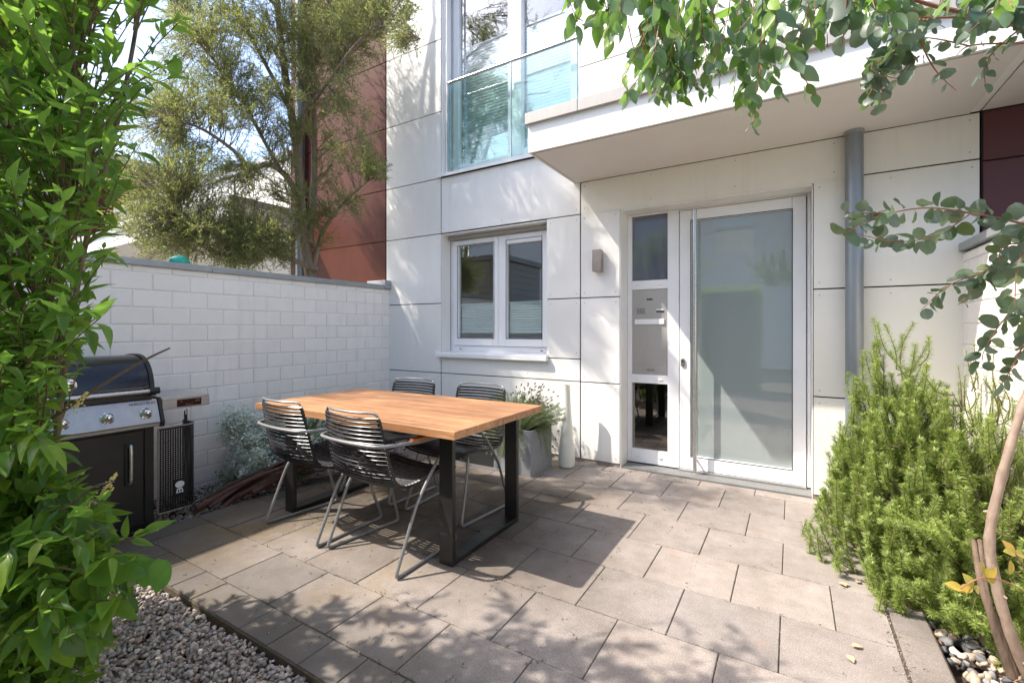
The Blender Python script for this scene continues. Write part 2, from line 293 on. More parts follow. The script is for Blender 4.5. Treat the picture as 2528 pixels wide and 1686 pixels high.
class MB:
    def __init__(s): s.v = []; s.f = []; s.n = 0
    def add(s, V, F):
        s.v.extend([tuple(p) for p in V]); s.f.extend([tuple(i+s.n for i in q) for q in F]); s.n += len(V); return s
    def box(s, x0, x1, y0, y1, z0, z1, c=0):
        if c <= 0:
            V = [(x, y, z) for z in (z0, z1) for y in (y0, y1) for x in (x0, x1)]
            return s.add(V, [(0, 2, 3, 1), (4, 5, 7, 6), (0, 1, 5, 4), (2, 6, 7, 3), (0, 4, 6, 2), (1, 3, 7, 5)])
        bmv = []; F = []
        # chamfered box: three inset rectangles
        X, Y, Z = (x0, x1), (y0, y1), (z0, z1); idx = {}
        for i in (0, 1):
            for j in (0, 1):
                for k in (0, 1):
                    sx, sy, sz = (1-2*i), (1-2*j), (1-2*k)
                    for a in range(3):
                        p = [X[i]+sx*c, Y[j]+sy*c, Z[k]+sz*c]; p[a] = (X[i], Y[j], Z[k])[a]
                        idx[(i, j, k, a)] = len(bmv); bmv.append(tuple(p))
        q = lambda *t: F.append(tuple(idx[u] for u in t))
        for i in (0, 1):
            r = [(i, 0, 0, 0), (i, 0, 1, 0), (i, 1, 1, 0), (i, 1, 0, 0)]; q(*(r if i == 0 else r[::-1]))
            r = [(0, i, 0, 1), (1, i, 0, 1), (1, i, 1, 1), (0, i, 1, 1)]; q(*(r if i == 0 else r[::-1]))
            r = [(0, 0, i, 2), (0, 1, i, 2), (1, 1, i, 2), (1, 0, i, 2)]; q(*(r if i == 0 else r[::-1]))
        for i in (0, 1):
            for j in (0, 1):
                q((i, j, 0, 0), (i, j, 1, 0), (i, j, 1, 1), (i, j, 0, 1))
                q((i, 0, j, 0), (i, 1, j, 0), (i, 1, j, 2), (i, 0, j, 2))
                q((0, i, j, 1), (1, i, j, 1), (1, i, j, 2), (0, i, j, 2))
        for i in (0, 1):
            for j in (0, 1):
                for k in (0, 1): q((i, j, k, 0), (i, j, k, 1), (i, j, k, 2))
        return s.add(bmv, F)
    def tube(s, P, r, seg=8, cap=True, closed=False):
        P = [Vector(p) for p in P]; n = len(P); R = r if hasattr(r, '__len__') else [r]*n
        V = []; up = None
        for i, p in enumerate(P):
            a = P[(i-1) % n] if (closed or i > 0) else p; b = P[(i+1) % n] if (closed or i < n-1) else p
            t = (b-a); t = t.normalized() if t.length > 1e-9 else Vector((0, 0, 1))
            if up is None: up = t.orthogonal().normalized()
            else:
                up = up - t*up.dot(t); up = up.normalized() if up.length > 1e-6 else t.orthogonal().normalized()
            sd = t.cross(up)
            for k in range(seg):
                an = 2*PI*k/seg; V.append(p + (up*math.cos(an)+sd*math.sin(an))*R[i])
        F = []
        for i in range(n if closed else n-1):
            j = (i+1) % n
            for k in range(seg): F.append((i*seg+k, i*seg+(k+1) % seg, j*seg+(k+1) % seg, j*seg+k))
        if cap and not closed: F.append(tuple(range(seg-1, -1, -1))); F.append(tuple((n-1)*seg+k for k in range(seg)))
        return s.add(V, F)
    def lathe(s, prof, cx, cy, seg=32, axis='Z', cz=0):
        V = []; F = []
        for r, h in prof:
            for k in range(seg):
                a = 2*PI*k/seg; u, v = r*math.cos(a), r*math.sin(a)
                V.append((cx+u, cy+v, cz+h) if axis == 'Z' else ((cx+h, cy+u, cz+v) if axis == 'X' else (cx+u, cy+h, cz+v)))
        for i in range(len(prof)-1):
            for k in range(seg): F.append((i*seg+k, i*seg+(k+1) % seg, (i+1)*seg+(k+1) % seg, (i+1)*seg+k))
        F.append(tuple(range(seg-1, -1, -1))); F.append(tuple((len(prof)-1)*seg+k for k in range(seg)))
        return s.add(V, F)
    def prism(s, poly, axis, a0, a1):
        n = len(poly)
        def P(u, v, a): return {'X': (a, u, v), 'Y': (u, a, v), 'Z': (u, v, a)}[axis]
        V = [P(u, v, a0) for u, v in poly]+[P(u, v, a1) for u, v in poly]
        F = [tuple(range(n-1, -1, -1)), tuple(range(n, 2*n))]+[(i, (i+1) % n, n+(i+1) % n, n+i) for i in range(n)]
        return s.add(V, F)
    def build(s, name, m, parent=None, smooth=False, local=False, bev=0):
        o = np_obj(name, np.array(s.v), s.f, m, parent, False, local)
        if smooth:
            for p in o.data.polygons: p.use_smooth = True
            try: o.data.set_sharp_from_angle(angle=math.radians(40))
            except Exception: pass
        if bev:
            b = o.modifiers.new('bevel', 'BEVEL'); b.width = bev; b.segments = 2; b.limit_method = 'ANGLE'
        return o
def smooth_path(P, sub=6):
    P = [np.array(p, float) for p in P]; out = []
    for i in range(len(P)-1):
        p0 = P[max(i-1, 0)]; p1 = P[i]; p2 = P[i+1]; p3 = P[min(i+2, len(P)-1)]
        for k in range(sub):
            t = k/sub; out.append(.5*((2*p1)+(-p0+p2)*t+(2*p0-5*p1+4*p2-p3)*t*t+(-p0+3*p1-3*p2+p3)*t**3))
    out.append(P[-1]); return out
def text_obj(txt, name, size, loc, rot, m, parent, ext=.0006):
    c = bpy.data.curves.new('lettering', 'FONT'); c.body = txt; c.size = size; c.extrude = ext; c.align_x = 'CENTER'; c.align_y = 'CENTER'
    o = bpy.data.objects.new('tmp', c); COL.objects.link(o); dg = bpy.context.evaluated_depsgraph_get(); dg.update()
    me = bpy.data.meshes.new_from_object(o.evaluated_get(dg)); bpy.data.objects.remove(o)
    from mathutils import Euler
    me.transform(Matrix.Translation(Vector(loc)-Vector(WL[parent.name])) @ Euler(rot).to_matrix().to_4x4())
    me.materials.clear(); me.materials.append(m)
    q = bpy.data.objects.new(name, me); COL.objects.link(q); q.parent = parent; WL[q.name] = WL[parent.name]; return q

# --- leaves
def leaf_template(n=5, w=.36, tip=1.0, cup=.12, droop=.15, shape='ovate'):
    V = []; F = []
    for i in range(n+1):
        t = i/n
        if shape == 'ovate': ww = w*math.sin(PI*t**.75)**.9*(1-.15*t)
        elif shape == 'lance': ww = w*math.sin(PI*t**.85)
        elif shape == 'round': ww = w*math.sqrt(max(0, 1-(2*t-1)**2))
        elif shape == 'heart': ww = w*(math.sin(PI*min(1, t*1.02+.16))**.8 if t < .98 else 0)
        if i in (0, n): ww = max(ww*0, .004) if shape != 'heart' or i == n else ww*.9
        zc = -droop*t*t
        V += [(t, -ww, zc+cup*ww*2), (t, 0, zc), (t, ww, zc+cup*ww*2)]
    for i in range(n):
        a = 3*i; F += [(a, a+3, a+4, a+1), (a+1, a+4, a+5, a+2)]
    return np.array(V), np.array(F)
def instances(T, F, pos, X, N, sc):
    """template along X with normal Z; pos (n,3), X axis dirs, N approx normals, scale (n,) or (n,3)"""
    pos = np.asarray(pos, float); X = np.asarray(X, float); N = np.asarray(N, float); n = len(pos)
    X = X/np.linalg.norm(X, axis=1, keepdims=True)
    Y = np.cross(N, X); l = np.linalg.norm(Y, axis=1, keepdims=True); Y = np.where(l < 1e-5, np.array([[1., 0, 0]]), Y/np.maximum(l, 1e-5))
    Z = np.cross(X, Y)
    sc = np.asarray(sc, float)
    if sc.ndim == 1: sc = np.stack([sc]*3, 1)
    L = T[None]*sc[:, None, :]
    V = pos[:, None]+L[..., 0:1]*X[:, None]+L[..., 1:2]*Y[:, None]+L[..., 2:3]*Z[:, None]
    FF = F[None]+(np.arange(n)*len(T))[:, None, None]
    return V.reshape(-1, 3), FF.reshape(-1, F.shape[1])
def variants(T, F, pos, X, N, sc):
    pos, X, N, sc = (np.asarray(a, float) for a in (pos, X, N, sc)); n = len(pos); K = 6; pick = RNG.integers(0, K, n); Vs = []; Fs = []; off = 0
    for k in range(K):
        ix = np.where(pick == k)[0]
        if not len(ix): continue
        tw_ = RNG.normal(0, .45); cu = RNG.normal(.0, .16); sd_ = RNG.normal(0, .10); wv_ = RNG.uniform(0, .03); Q = T.copy(); t = Q[:, 0]; a = tw_*t
        y, z = Q[:, 1].copy(), Q[:, 2].copy(); Q[:, 1] = y*np.cos(a)-z*np.sin(a)+sd_*t*t; Q[:, 2] = y*np.sin(a)+z*np.cos(a)-cu*t*t+wv_*np.sin(t*9+y*20)
        V, F2 = instances(Q, F, pos[ix], X[ix], N[ix], sc[ix]); Vs.append(V); Fs.append(F2+off); off += len(V)
    return np.concatenate(Vs), np.concatenate(Fs)
def rnd(n): v = RNG.normal(size=(n, 3)); return v/np.linalg.norm(v, axis=1, keepdims=True)
LV, LF = leaf_template(6, .19, cup=.25, droop=.16)
EV, EF = leaf_template(6, .25, cup=.12, droop=.10, shape='lance')
RV, RF = leaf_template(8, .46, cup=.10, droop=.05, shape='round')
HV, HF = leaf_template(8, .46, cup=.05, droop=.15, shape='heart')
DV = np.array([(0, 0, 0), (.5, -.5, .06), (1, 0, 0), (.5, .5, .06)]); DF = np.array([(0, 1, 2, 3)])

def ico():
    t = (1+5**.5)/2
    V = [(-1, t, 0), (1, t, 0), (-1, -t, 0), (1, -t, 0), (0, -1, t), (0, 1, t), (0, -1, -t), (0, 1, -t), (t, 0, -1), (t, 0, 1), (-t, 0, -1), (-t, 0, 1)]
    F = [(0, 11, 5), (0, 5, 1), (0, 1, 7), (0, 7, 10), (0, 10, 11), (1, 5, 9), (5, 11, 4), (11, 10, 2), (10, 7, 6), (7, 1, 8), (3, 9, 4), (3, 4, 2), (3, 2, 6), (3, 6, 8), (3, 8, 9), (4, 9, 5), (2, 4, 11), (6, 2, 10), (8, 6, 7), (9, 8, 1)]
    V = [np.array(v)/np.linalg.norm(v) for v in V]; out = []; mid = {}
    def m(a, b):
        k = (min(a, b), max(a, b))
        if k not in mid: p = V[a]+V[b]; V.append(p/np.linalg.norm(p)); mid[k] = len(V)-1
        return mid[k]
    for a, b, c in F:
        x, y, z = m(a, b), m(b, c), m(c, a); out += [(a, x, z), (b, y, x), (c, z, y), (x, y, z)]
    return np.array(V), np.array(out)
IV, IF = ico()
def stones(name, pos, size, m, label, flat=.6):
    n = len(pos); K = 6
    forms = [IV*(1+.20*RNG.normal(size=(len(IV), 1)).clip(-1.2, 1.2)) for _ in range(K)]
    Vs = []; Fs = []; off = 0; pick = RNG.integers(0, K, n)
    for k in range(K):
        ix = np.where(pick == k)[0]
        if len(ix) == 0: continue
        s = np.stack([size[ix]*RNG.uniform(.8, 1.35, len(ix)), size[ix]*RNG.uniform(.6, .95, len(ix)), size[ix]*RNG.uniform(flat*.7, flat*1.2, len(ix))], 1)*.5
        N = rnd(len(ix))*.35+np.array([0, 0, 1])
        V, F = instances(forms[k], IF, pos[ix], rnd(len(ix)), N, s)
        Vs.append(V); Fs.append(F+off); off += len(V)
    o = np_obj(name, np.concatenate(Vs), np.concatenate(Fs), m, None, True)
    return tag(o, label, 'gravel', kind='stuff')

# ------------------------------------------------------------------ the setting: ground, paving
g = MB(); g.box(-400, 400, -400, 400, -1.0, -.11); tag(g.build('ground', M['ground']), kind='structure')
LIFT = 0
yl = [-.14, -.53, -.92, -1.31, -1.695, -2.08, -2.47, -2.785, -2.945]
sl_ = MB(); ed = MB(); gp = .0022
def slab(mb, x0, x1, y0, y1, z=0):
    z = z+random.uniform(-.0012, .0012)
    mb.box(x0+gp, x1-gp, y0+gp, y1-gp, -.055, z, .0022)
for i in range(len(yl)-1):
    y1, y0 = yl[i], yl[i+1]
    if i == 7:
        x = .82
        while x < 4.47: slab(sl_, x, min(x+.196, 4.475), y0, y1); x += .196
        continue
    ph = 3.305 if i % 2 == 0 else 3.5
    x = ph - .39*7
    while x < 4.47:
        a, b = max(x, .80), min(x+.39, 4.475)
        if b-a > .02: slab(sl_, a, b, y0, y1)
        x += .39
x = 3.5-.39*7     # slabs against the facade
while x < 4.47:
    a, b = max(x, .80), min(x+.39, 4.475)
    if b-a > .02: slab(sl_, a, b, -.14, 0.0 if (a < 2.83) else -.005)
    x += .39
y = -.02
while y > -6: slab(ed, 4.482, 4.612, y-.39, y, .001); y -= .39
# paving continues behind the photographer
for j in range(8):
    x = 3.0 + (.195 if j % 2 else 0)
    while x < 4.4:
        slab(sl_, max(x, 3.0), min(x+.39, 4.475), -2.945-.39*(j+1), -2.945-.39*j); x += .39
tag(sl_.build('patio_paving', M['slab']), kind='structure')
tag(ed.build('paving_edging', M['edging']), kind='structure')
b = MB(); b.box(.79, 4.615, -2.95, .0, -.10, -.006); b.box(2.99, 4.615, -6.1, -2.95, -.10, -.0065)
tag(b.build('joint_sand_bed', M['joint']), kind='structure')
# fallen leaves
for i, (x, y, a) in enumerate([(4.316, -1.285, .3), (4.345, -1.30, 2.2), (4.321, -1.789, .5), (4.302, -1.858, -1.1), (4.392, -1.23, 1.2)]):
    V, F = instances(EV, EF, [(x, y, .010)], [(math.cos(a), math.sin(a), .03)], [(0, 0, 1)], [[.05-.004*i, .05, .05]])
    lab = ['pale dry leaf on the paving nearest the edging slabs, beside a second one', 'slim curled dry leaf just right of the farther pale dry leaf', 'flat pale dry leaf lying farther of the near pair on the paving', 'dry leaf pointing at the viewer, nearest leaf on the paving', 'small rust coloured dry leaf farthest right on the paving'][i]
    o = np_obj('fallen_leaf', V, F, M['petal']); tag(o, lab, 'leaf', 'dry leaves fallen on the paving')

# crumbs and grit collected along the joints
gp_x = []; 
for _ in range(1500):
    if random.random() < .55: gp_x.append((random.uniform(.9, 4.45), random.choice(yl[:-1])+random.gauss(0, .008), .0015))
    else: gp_x.append((random.choice([3.305, 3.5])+.39*random.randint(-6, 2)+random.gauss(0, .007), random.uniform(-2.9, -.05), .0015))
for _ in range(500): gp_x.append((random.uniform(.9, 4.45), -random.random()**2*2.9, .0015))
for _ in range(700): gp_x.append((4.478+random.gauss(0, .02), random.uniform(-2.5, -.05), .002))
stones('joint_grit', np.array(gp_x), RNG.uniform(.002, .0055, len(gp_x)), M['gravel'], 'fine grit and crumbs lying along the paving joints')

P_ = np.array([p for p in gp_x if p[0] < 3.4 or random.random() < .15]); P_ = np.repeat(P_, 4, 0)+RNG.normal(0, .004, (len(P_)*4, 3))*np.array((1, 1, 0))
V, F = instances(DV, DF, P_, rnd(len(P_))*np.array((1, 1, .5))+np.array((0, 0, .5)), rnd(len(P_)), np.stack([RNG.uniform(.004, .010, len(P_)), RNG.uniform(.002, .004, len(P_)), np.full(len(P_), .005)], 1))
tag(np_obj('joint_moss', V, F, M['moss']), 'thin green moss growing in the paving joints', 'moss', kind='stuff')

# gravel
def scatter(x0, x1, y0, y1, n, zb, zs, s0, s1):
    p = np.stack([RNG.uniform(x0, x1, n), RNG.uniform(y0, y1, n), zb+RNG.uniform(0, zs, n)], 1); return p, RNG.uniform(s0, s1, n)
p1, s1 = scatter(1.0, 3.0, -3.75, -2.955, 14000, -.052, .03, .012, .026)
p2, s2 = scatter(.02, .80, -3.4, -.02, 6500, -.075, .03, .016, .028)
p2b, s2b = scatter(.0, 1.1, -4.3, -2.955, 2500, -.075, .03, .018, .03)
stones('gravel_bed', np.concatenate([p1, p2, p2b]), np.concatenate([s1, s2, s2b]), M['gravel'], 'grey and pinkish gravel between the paving and the left wall')
p3, s3 = scatter(4.63, 5.04, -3.2, -.02, 2100, -.055, .04, .025, .05)
stones('pebble_bed', p3, s3, M['pebble'], 'larger mixed river pebbles under the rosemary at right')
b = MB(); b.box(-.02, .795, -6, 0, -.3, -.085); b.box(.795, 3.0, -6, -2.952, -.3, -.062); b.box(4.613, 5.05, -6, 0, -.3, -.087)
tag(b.build('planting_bed_soil', M['soil']), kind='structure')

# ------------------------------------------------------------------ own house
ZJ = [.03, .737, 1.508, 2.28, 2.897, 3.635, 4.44, 5.25, 6.05, 6.8]
house = thing('house', 'white panelled house with the glazed entrance door and flat canopy', 'house', (2.5, 0, 0))
G = .006
def panel(mb, x0, x1, z0, z1, y0=-.012, y1=0.0):
    mb.box(x0+G, x1-G, y0, y1, z0+G*.8, z1-G*.8, .0012)
cl = MB()
# left strip and window column
for a, b_ in zip(ZJ[:-1], ZJ[1:]): panel(cl, -.055, .80, a, b_)
panel(cl, .80, 2.458, .03, .737); panel(cl, .80, 2.458, .737, .945)
panel(cl, .80, 2.458, 2.28, 2.895)
for a, b_ in ((.945, 1.508), (1.508, 2.28)): panel(cl, 2.108, 2.458, a, b_)
for a, b_ in zip(ZJ[:3], ZJ[1:4]): panel(cl, 2.458, 2.835, a, b_)
# above canopy
for a, b_ in ((2.88, 3.635), (3.635, 4.44), (4.44, 5.25), (5.25, 6.05), (6.05, 6.8)):
    panel(cl, 2.44, 3.75, a, b_); panel(cl, 3.75, 5.13, a, b_)
panel(cl, .80, 2.44, 5.25, 6.05); panel(cl, .80, 2.44, 6.05, 6.8)
o = cl.build('cladding', M['panel'], house)
ci = MB(); panel(ci, 2.458, 4.49, 2.266, 2.572); panel(ci, 4.49, 5.13, 2.28, 2.572)
for a, b_ in zip(ZJ[:3], ZJ[1:4]): panel(ci, 4.254, 5.13, a, b_)
o = ci.build('cladding', M['lintel'], house); tag(o, 'ivory cladding panels under the canopy')
# screws
sc = MB()
def screw(x, z):
    sc.lathe([(.0045, 0), (.0045, -.0025), (.002, -.0035)], x, -.012, 8, 'Y', z)
for (xa, xb, zs) in ((-.055, .80, ZJ[:6]), (2.458, 2.835, ZJ[:4]), (4.254, 5.13, ZJ[:4])):
    for z0, z1 in zip(zs[:-1], zs[1:]):
        for z in (z0+.045, z1-.045):
            for x in (xa+.04, xb-.04) + (((xa+xb)/2,) if xb-xa > .7 else ()): screw(x, z)
for z in (.08, .69, .79): [screw(x, z) for x in (.84, 1.35, 1.9, 2.42)]
for z in (2.33, 2.53): [screw(x, z) for x in (2.5, 3.1, 3.75, 4.38, 4.47, 5.08)]
for z in (1.0, 1.46, 1.55, 2.23): screw(2.42, z); screw(2.15, z)
for z in (3.59, 3.68): [screw(x, z) for x in (2.6, 3.2, 3.7)]
for z in (2.33, 2.85): [screw(x, z) for x in (.84, 1.6, 2.42)]
# the screw heads belong to the cladding mesh (second material)
clad = [o_ for o_ in house.children if o_.name.startswith('cladding')][0]
me_ = clad.data; nv = len(me_.vertices); vv = [tuple(v.co) for v in me_.vertices]; ff = [tuple(p.vertices) for p in me_.polygons]; nf = len(ff)
vv += [tuple(np.array(p)-WL[house.name]) for p in sc.v]; ff += [tuple(i+nv for i in q) for q in sc.f]
m2 = bpy.data.meshes.new('cladding'); m2.from_pydata(vv, [], ff); m2.materials.append(M['panel']); m2.materials.append(M['cap']); m2.update()
m2.polygons.foreach_set('material_index', np.r_[np.zeros(nf, np.int32), np.ones(len(ff)-nf, np.int32)]); clad.data = m2
# backing wall with openings
bw = MB()
def wall(x0, x1, z0, z1): bw.box(x0, x1, .003, .30, z0, z1)
wall(-.05, .797, 0, 6.8); wall(.797, 2.111, 0, .955); wall(.797, 2.111, 2.272, 2.915); wall(2.111, 2.832, 0, 2.915)
wall(2.832, 4.256, 2.262, 2.915); wall(4.256, 5.13, 0, 2.915); wall(2.443, 5.13, 2.915, 6.8); wall(.797, 2.443, 5.13, 6.8)
bw.build('wall', M['gap'], house)
# reveals (lined in panel colour)
rv = MB()
rv.box(.7975, .803, -.004, .15, .955, 2.272); rv.box(.803, 2.108, -.002, .15, 2.262, 2.2725); rv.box(2.105, 2.1105, .002, .15, .955, 2.262)
rv.box(2.832, 2.8385, -.006, .18, .0, 2.262); rv.box(2.8385, 4.2495, -.0135, .18, 2.256, 2.2690); rv.box(4.2495, 4.2555, -.006, .18, 0, 2.262)
rv.box(.7975, .803, -.004, .15, 2.915, 5.13); rv.box(2.4375, 2.443, -.002, .15, 2.915, 5.13)
rv.build('reveal_lining', M['panel'], house)
pl = MB(); pl.box(-.05, 2.83, -.004, .002, -.08, .028); pl.box(4.258, 5.05, -.004, .002, -.08, .028); pl.build('plinth', M['plinth'], house)
rb = MB()   # rooms behind the glass
for (x0, x1, z0, z1) in ((.81, 2.10, .97, 2.26), (.81, 2.43, 2.93, 5.12), (2.85, 4.24, .0, 2.25)):
    rb.box(x0-.3, x1+.3, 1.4, 1.42, z0-.3, z1+.2); rb.box(x0-.32, x0-.3, .301, 1.4, z0-.3, z1+.2); rb.box(x1+.3, x1+.32, .301, 1.4, z0-.3, z1+.2)
    rb.box(x0-.3, x1+.3, .301, 1.4, z0-.32, z0-.3); rb.box(x0-.3, x1+.3, .301, 1.4, z1+.2, z1+.22)
rb.build('room', M['room'], house)
# downstairs window
def frame(mb, x0, x1, z0, z1, w, y0, y1, c=.004, wb=None):
    wb = wb or w
    mb.box(x0, x0+w, y0, y1, z0, z1, c); mb.box(x1-w, x1, y0, y1, z0, z1, c)
    mb.box(x0+w, x1-w, y0+.0005, y1, z0, z0+wb, c); mb.box(x0+w, x1-w, y0+.0005, y1, z1-w, z1, c)
wf = MB(); frame(wf, .803, 2.105, .962, 2.262, .045, .155, .21, .003, .075)
frame(wf, .853, 1.455, 1.04, 2.213, .062, .135, .20, .006, .085); frame(wf, 1.458, 2.085, 1.04, 2.213, .10, .135, .20, .006, .085)
win = wf.build('window', M['upvc'], house)
def quad_y(name, x0, x1, y, z0, z1, m, parent, th=.004): b = MB(); b.box(x0, x1, y, y+th, z0, z1); return b.build(name, m, parent)
for (a, b_) in ((.915, 1.393), (1.558, 1.985)): quad_y('pane', a, b_+.0, .172, 1.125, 2.151, M['pane'], win)
def blind(x0, x1, z0, z1, y, m, parent, pitch=.026, d=.012):
    b = MB(); n = int((z1-z0)/pitch*2)
    V = []; F = []
    for i in range(n+1):
        z = z0+(z1-z0)*i/n; yy = y+(d if i % 2 else 0); V += [(x0, yy, z), (x1, yy, z)]
    for i in range(n): F.append((2*i, 2*i+1, 2*i+3, 2*i+2))
    b.add(V, F); b.box(x0-.004, x1+.004, y-.004, y+.018, z1, z1+.016, .002); b.box(x0-.004, x1+.004, y-.004, y+.018, z0-.016, z0, .002)
    return b.build('blind', m, parent)
blind(.93, 1.38, 1.195, 1.49, .186, M['blind'], win); blind(1.57, 1.975, 1.195, 1.495, .186, M['blind'], win)
s_ = MB(); s_.prism([(-.062, .955), (-.062, .918), (-.056, .918), (-.056, .950), (.15, .972), (.15, .978)], 'X', .762, 2.122)
s_.box(.758, .766, -.064, .12, .916, .984, .001); s_.box(2.118, 2.126, -.064, -.0, .916, .975, .001); s_.build('sill', M['upvc'], win)
s_ = MB(); s_.box(.81, 2.1, .10, .135, 2.218, 2.258, .004); s_.build('shutter_box', M['coping'], win)
for x in (.96, 1.98): s_ = MB(); s_.box(x-.014, x+.014, .128, .1345, 1.00, 1.008, .001); s_.build('drain_slot', M['seal'], win)
for a, b_ in ((.9, 1.42), (1.545, 1.995)): s_ = MB(); frame(s_, a+.01, b_-.01, 1.118, 2.158, .006, .1335, .1352, 0); s_.build('glazing_seal', M['seal'], win)
# upstairs window
wf = MB(); frame(wf, .803, 2.4375, 2.93, 5.13, .05, .155, .21, .003)
frame(wf, .853, 1.655, 2.975, 5.08, .078, .135, .20, .006); frame(wf, 1.662, 2.40, 2.975, 5.08, .095, .110, .20, .006)
wu = wf.build('window', M['upvc'], house); tag(wu, 'tall upstairs window behind the glass balustrade')
quad_y('pane', .930, 1.578, .172, 3.05, 5.003, M['paneup'], wu); quad_y('pane', 1.756, 2.306, .172, 3.07, 4.986, M['paneup'], wu)
blind(.94, 1.57, 3.06, 4.36, .188, M['blindup'], wu, .034, .014); blind(1.765, 2.30, 3.08, 4.36, .188, M['blindup'], wu, .034, .014)
for q in ((.803, .83, .02, .13), (2.41, 2.437, .02, .13), (.86, .873, .0, .02)): s_ = MB(); s_.box(*q, 2.95, 5.13, .001); s_.build('shutter_rail', M['upvc'], wu)
s_ = MB(); s_.prism([(-.055, 2.925), (-.055, 2.893), (-.049, 2.893), (-.049, 2.920), (.14, 2.935), (.14, 2.941)], 'X', .765, 2.47); s_.build('sill', M['upvc'], wu)
b = MB(); b.box(.895, 2.432, .008, .020, 2.985, 3.925); bal = b.build('balustrade_glass', M['balglass'], wu)
b = MB(); b.tube([(.885, .014, 3.935), (2.445, .014, 3.935)], .016, 12); b.box(.885, .893, -.004, .04, 2.96, 3.935, .001); b.box(2.434, 2.442, -.004, .04, 2.96, 3.935, .001)
b.box(1.69, 1.698, .004, .024, 2.97, 3.92); b.build('balustrade_rail', M['steel'], wu, True)
# entrance: fixed frame, side light, leaf
en = MB(); Y0, Y1 = .18, .25
en.box(2.8385, 2.878, Y0, Y1, .02, 2.256, .003); en.box(3.196, 3.292, Y0, Y1, .02, 2.256, .003)
for z0, z1 in ((.02, .142), (.737, .812), (1.578, 1.658), (2.243, 2.256)): en.box(2.878, 3.196, Y0+.001, Y1, z0, z1, .003)
en.box(4.226, 4.2495, Y0, Y1, .02, 2.256, .003); en.box(3.292, 4.226, Y0+.001, Y1, 2.243, 2.256, .001)
ent = en.build('entrance_frame', M['upvc'], house)
quad_y('pane', 2.874, 3.200, .205, 1.65, 2.25, M['frost2'], ent); o = quad_y('pane', 2.874, 3.200, .205, .138, .741, M['pane3'], ent)
mbx = quad_y('mailbox', 2.874, 3.200, .198, .805, 1.585, M['mailbox'], ent)
s_ = MB(); s_.box(2.905, 3.165, .186, .1975, 1.265, 1.312, .002); s_.build('mail_flap', M['upvc'], ent)
for q in ((3.01, 3.062, 1.482, 1.494), (3.095, 3.16, 1.372, 1.384)): s_ = MB(); s_.box(q[0], q[1], .193, .1975, q[2], q[3]); s_.build('name_plate', M['letter'], ent)
s_ = MB(); s_.box(3.095, 3.16, .194, .1975, 1.388, 1.40); s_.build('bell_button', M['white'], ent)
s_ = MB()
for i in range(6):
    for j in range(4): s_.box(2.925+i*.012, 2.931+i*.012, .196, .1975, 1.36+j*.013, 1.367+j*.013)
s_.build('speaker_grille', M['seal'], ent)
s_ = MB(); s_.box(2.905, 3.16, .1955, .1975, .905, .907); s_.build('drip_line', M['cap'], ent)
text_obj('OLDA', 'lettering', .026, (3.045, .1968, .855), (PI/2, 0, 0), M['letter'], ent)
for z in (.085, .775, 1.618):
    for x in (2.935, 3.135): s_ = MB(); s_.box(x-.017, x+.017, .172, .1795, z-.006, z+.007, .002); s_.build('drain_cap', M['upvc'], ent)
dl = MB(); frame(dl, 3.299, 4.219, .028, 2.237, .092, .172, .245, .004, .112); door = dl.build('entrance_door', M['upvc'], house)
b = MB(); b.box(3.391, 4.127, .202, .226, .14, 2.145); b.build('pane', M['frost'], door)
s_ = MB(); frame(s_, 3.386, 4.132, .135, 2.150, .006, .1705, .1735, 0); s_.build('glazing_seal', M['seal'], door)
b = MB(); b.tube([(3.435, .095, .045), (3.435, .095, 2.215)], .0155, 16)
for z in (.12, 2.14): b.tube([(3.435, .095, z), (3.435, .172, z)], .008, 10)
b.build('handle', M['steel'], door, True)
b = MB(); b.prism([(3.327+.018*math.cos(a), .935+.018*math.sin(a)+(.018 if math.sin(a) > 0 else -.018)) for a in np.linspace(0, 2*PI, 20, endpoint=False)], 'Y', .160, .1725); b.build('lock', M['steel'], door)
b = MB(); b.lathe([(.008, 0), (.008, -.003)], 3.327, .160, 10, 'Y', .945); b.box(3.3255, 3.3285, .1555, .157, .938, .952); b.build('key_hole', M['letter'], door)
s_ = MB(); s_.box(2.84, 4.248, -.0, .178, -.02, .012); s_.build('threshold_grate', M['grate'], house)
s_ = MB(); s_.box(3.296, 4.222, .15, .19, .014, .027, .002); s_.build('door_sill', M['steel'], house)
# canopy
cx0, cx1 = 2.392, 5.128
b = MB(); b.box(cx0+.005, cx1-.003, -.876, -.014, 2.577, 2.602)
b.box(cx0, cx0+.02, -.882, -.014, 2.573, 2.785, .001); b.box(cx0+.02, cx1, -.882, -.862, 2.573, 2.785, .001)
can = b.build('canopy', M['panel'], house)
b = MB(); b.box(cx0+.036, cx1-.05, -.848, -.016, 2.5705, 2.5765); b.build('soffit', M['soffit'], can)
b = MB(); b.box(cx0+.022, cx0+.030, -.860, -.016, 2.5735, 2.5768); b.box(cx0+.03, cx1-.05, -.860, -.852, 2.5735, 2.5768); b.build('drip_groove', M['groove'], can)
b = MB()
for a, b_ in ((cx0-.012, cx0+.42), (cx0+.423, cx0+1.9), (cx0+1.903, cx1)): b.box(a, b_, -.912, -.86, 2.783, 2.868, .002); b.box(a, b_, -.86, -.013, 2.83, 2.868, .002)
b.build('coping', M['coping'], can)
b = MB(); b.box(cx0+.02, cx1, -.862, -.0135, 2.60, 2.83); b.build('roof_core', M['gap'], can)
# roof slab of the house
b = MB(); b.box(-.1, 5.13, -.06, 8, 6.8, 6.95); b.box(-.05, 5.13, 7.8, 8, 0, 6.8); b.box(-.05, .2, .31, 7.8, 0, 6.8); b.box(4.9, 5.13, 1.5, 7.8, 0, 6.8); b.build('roof', M['coping'], house)

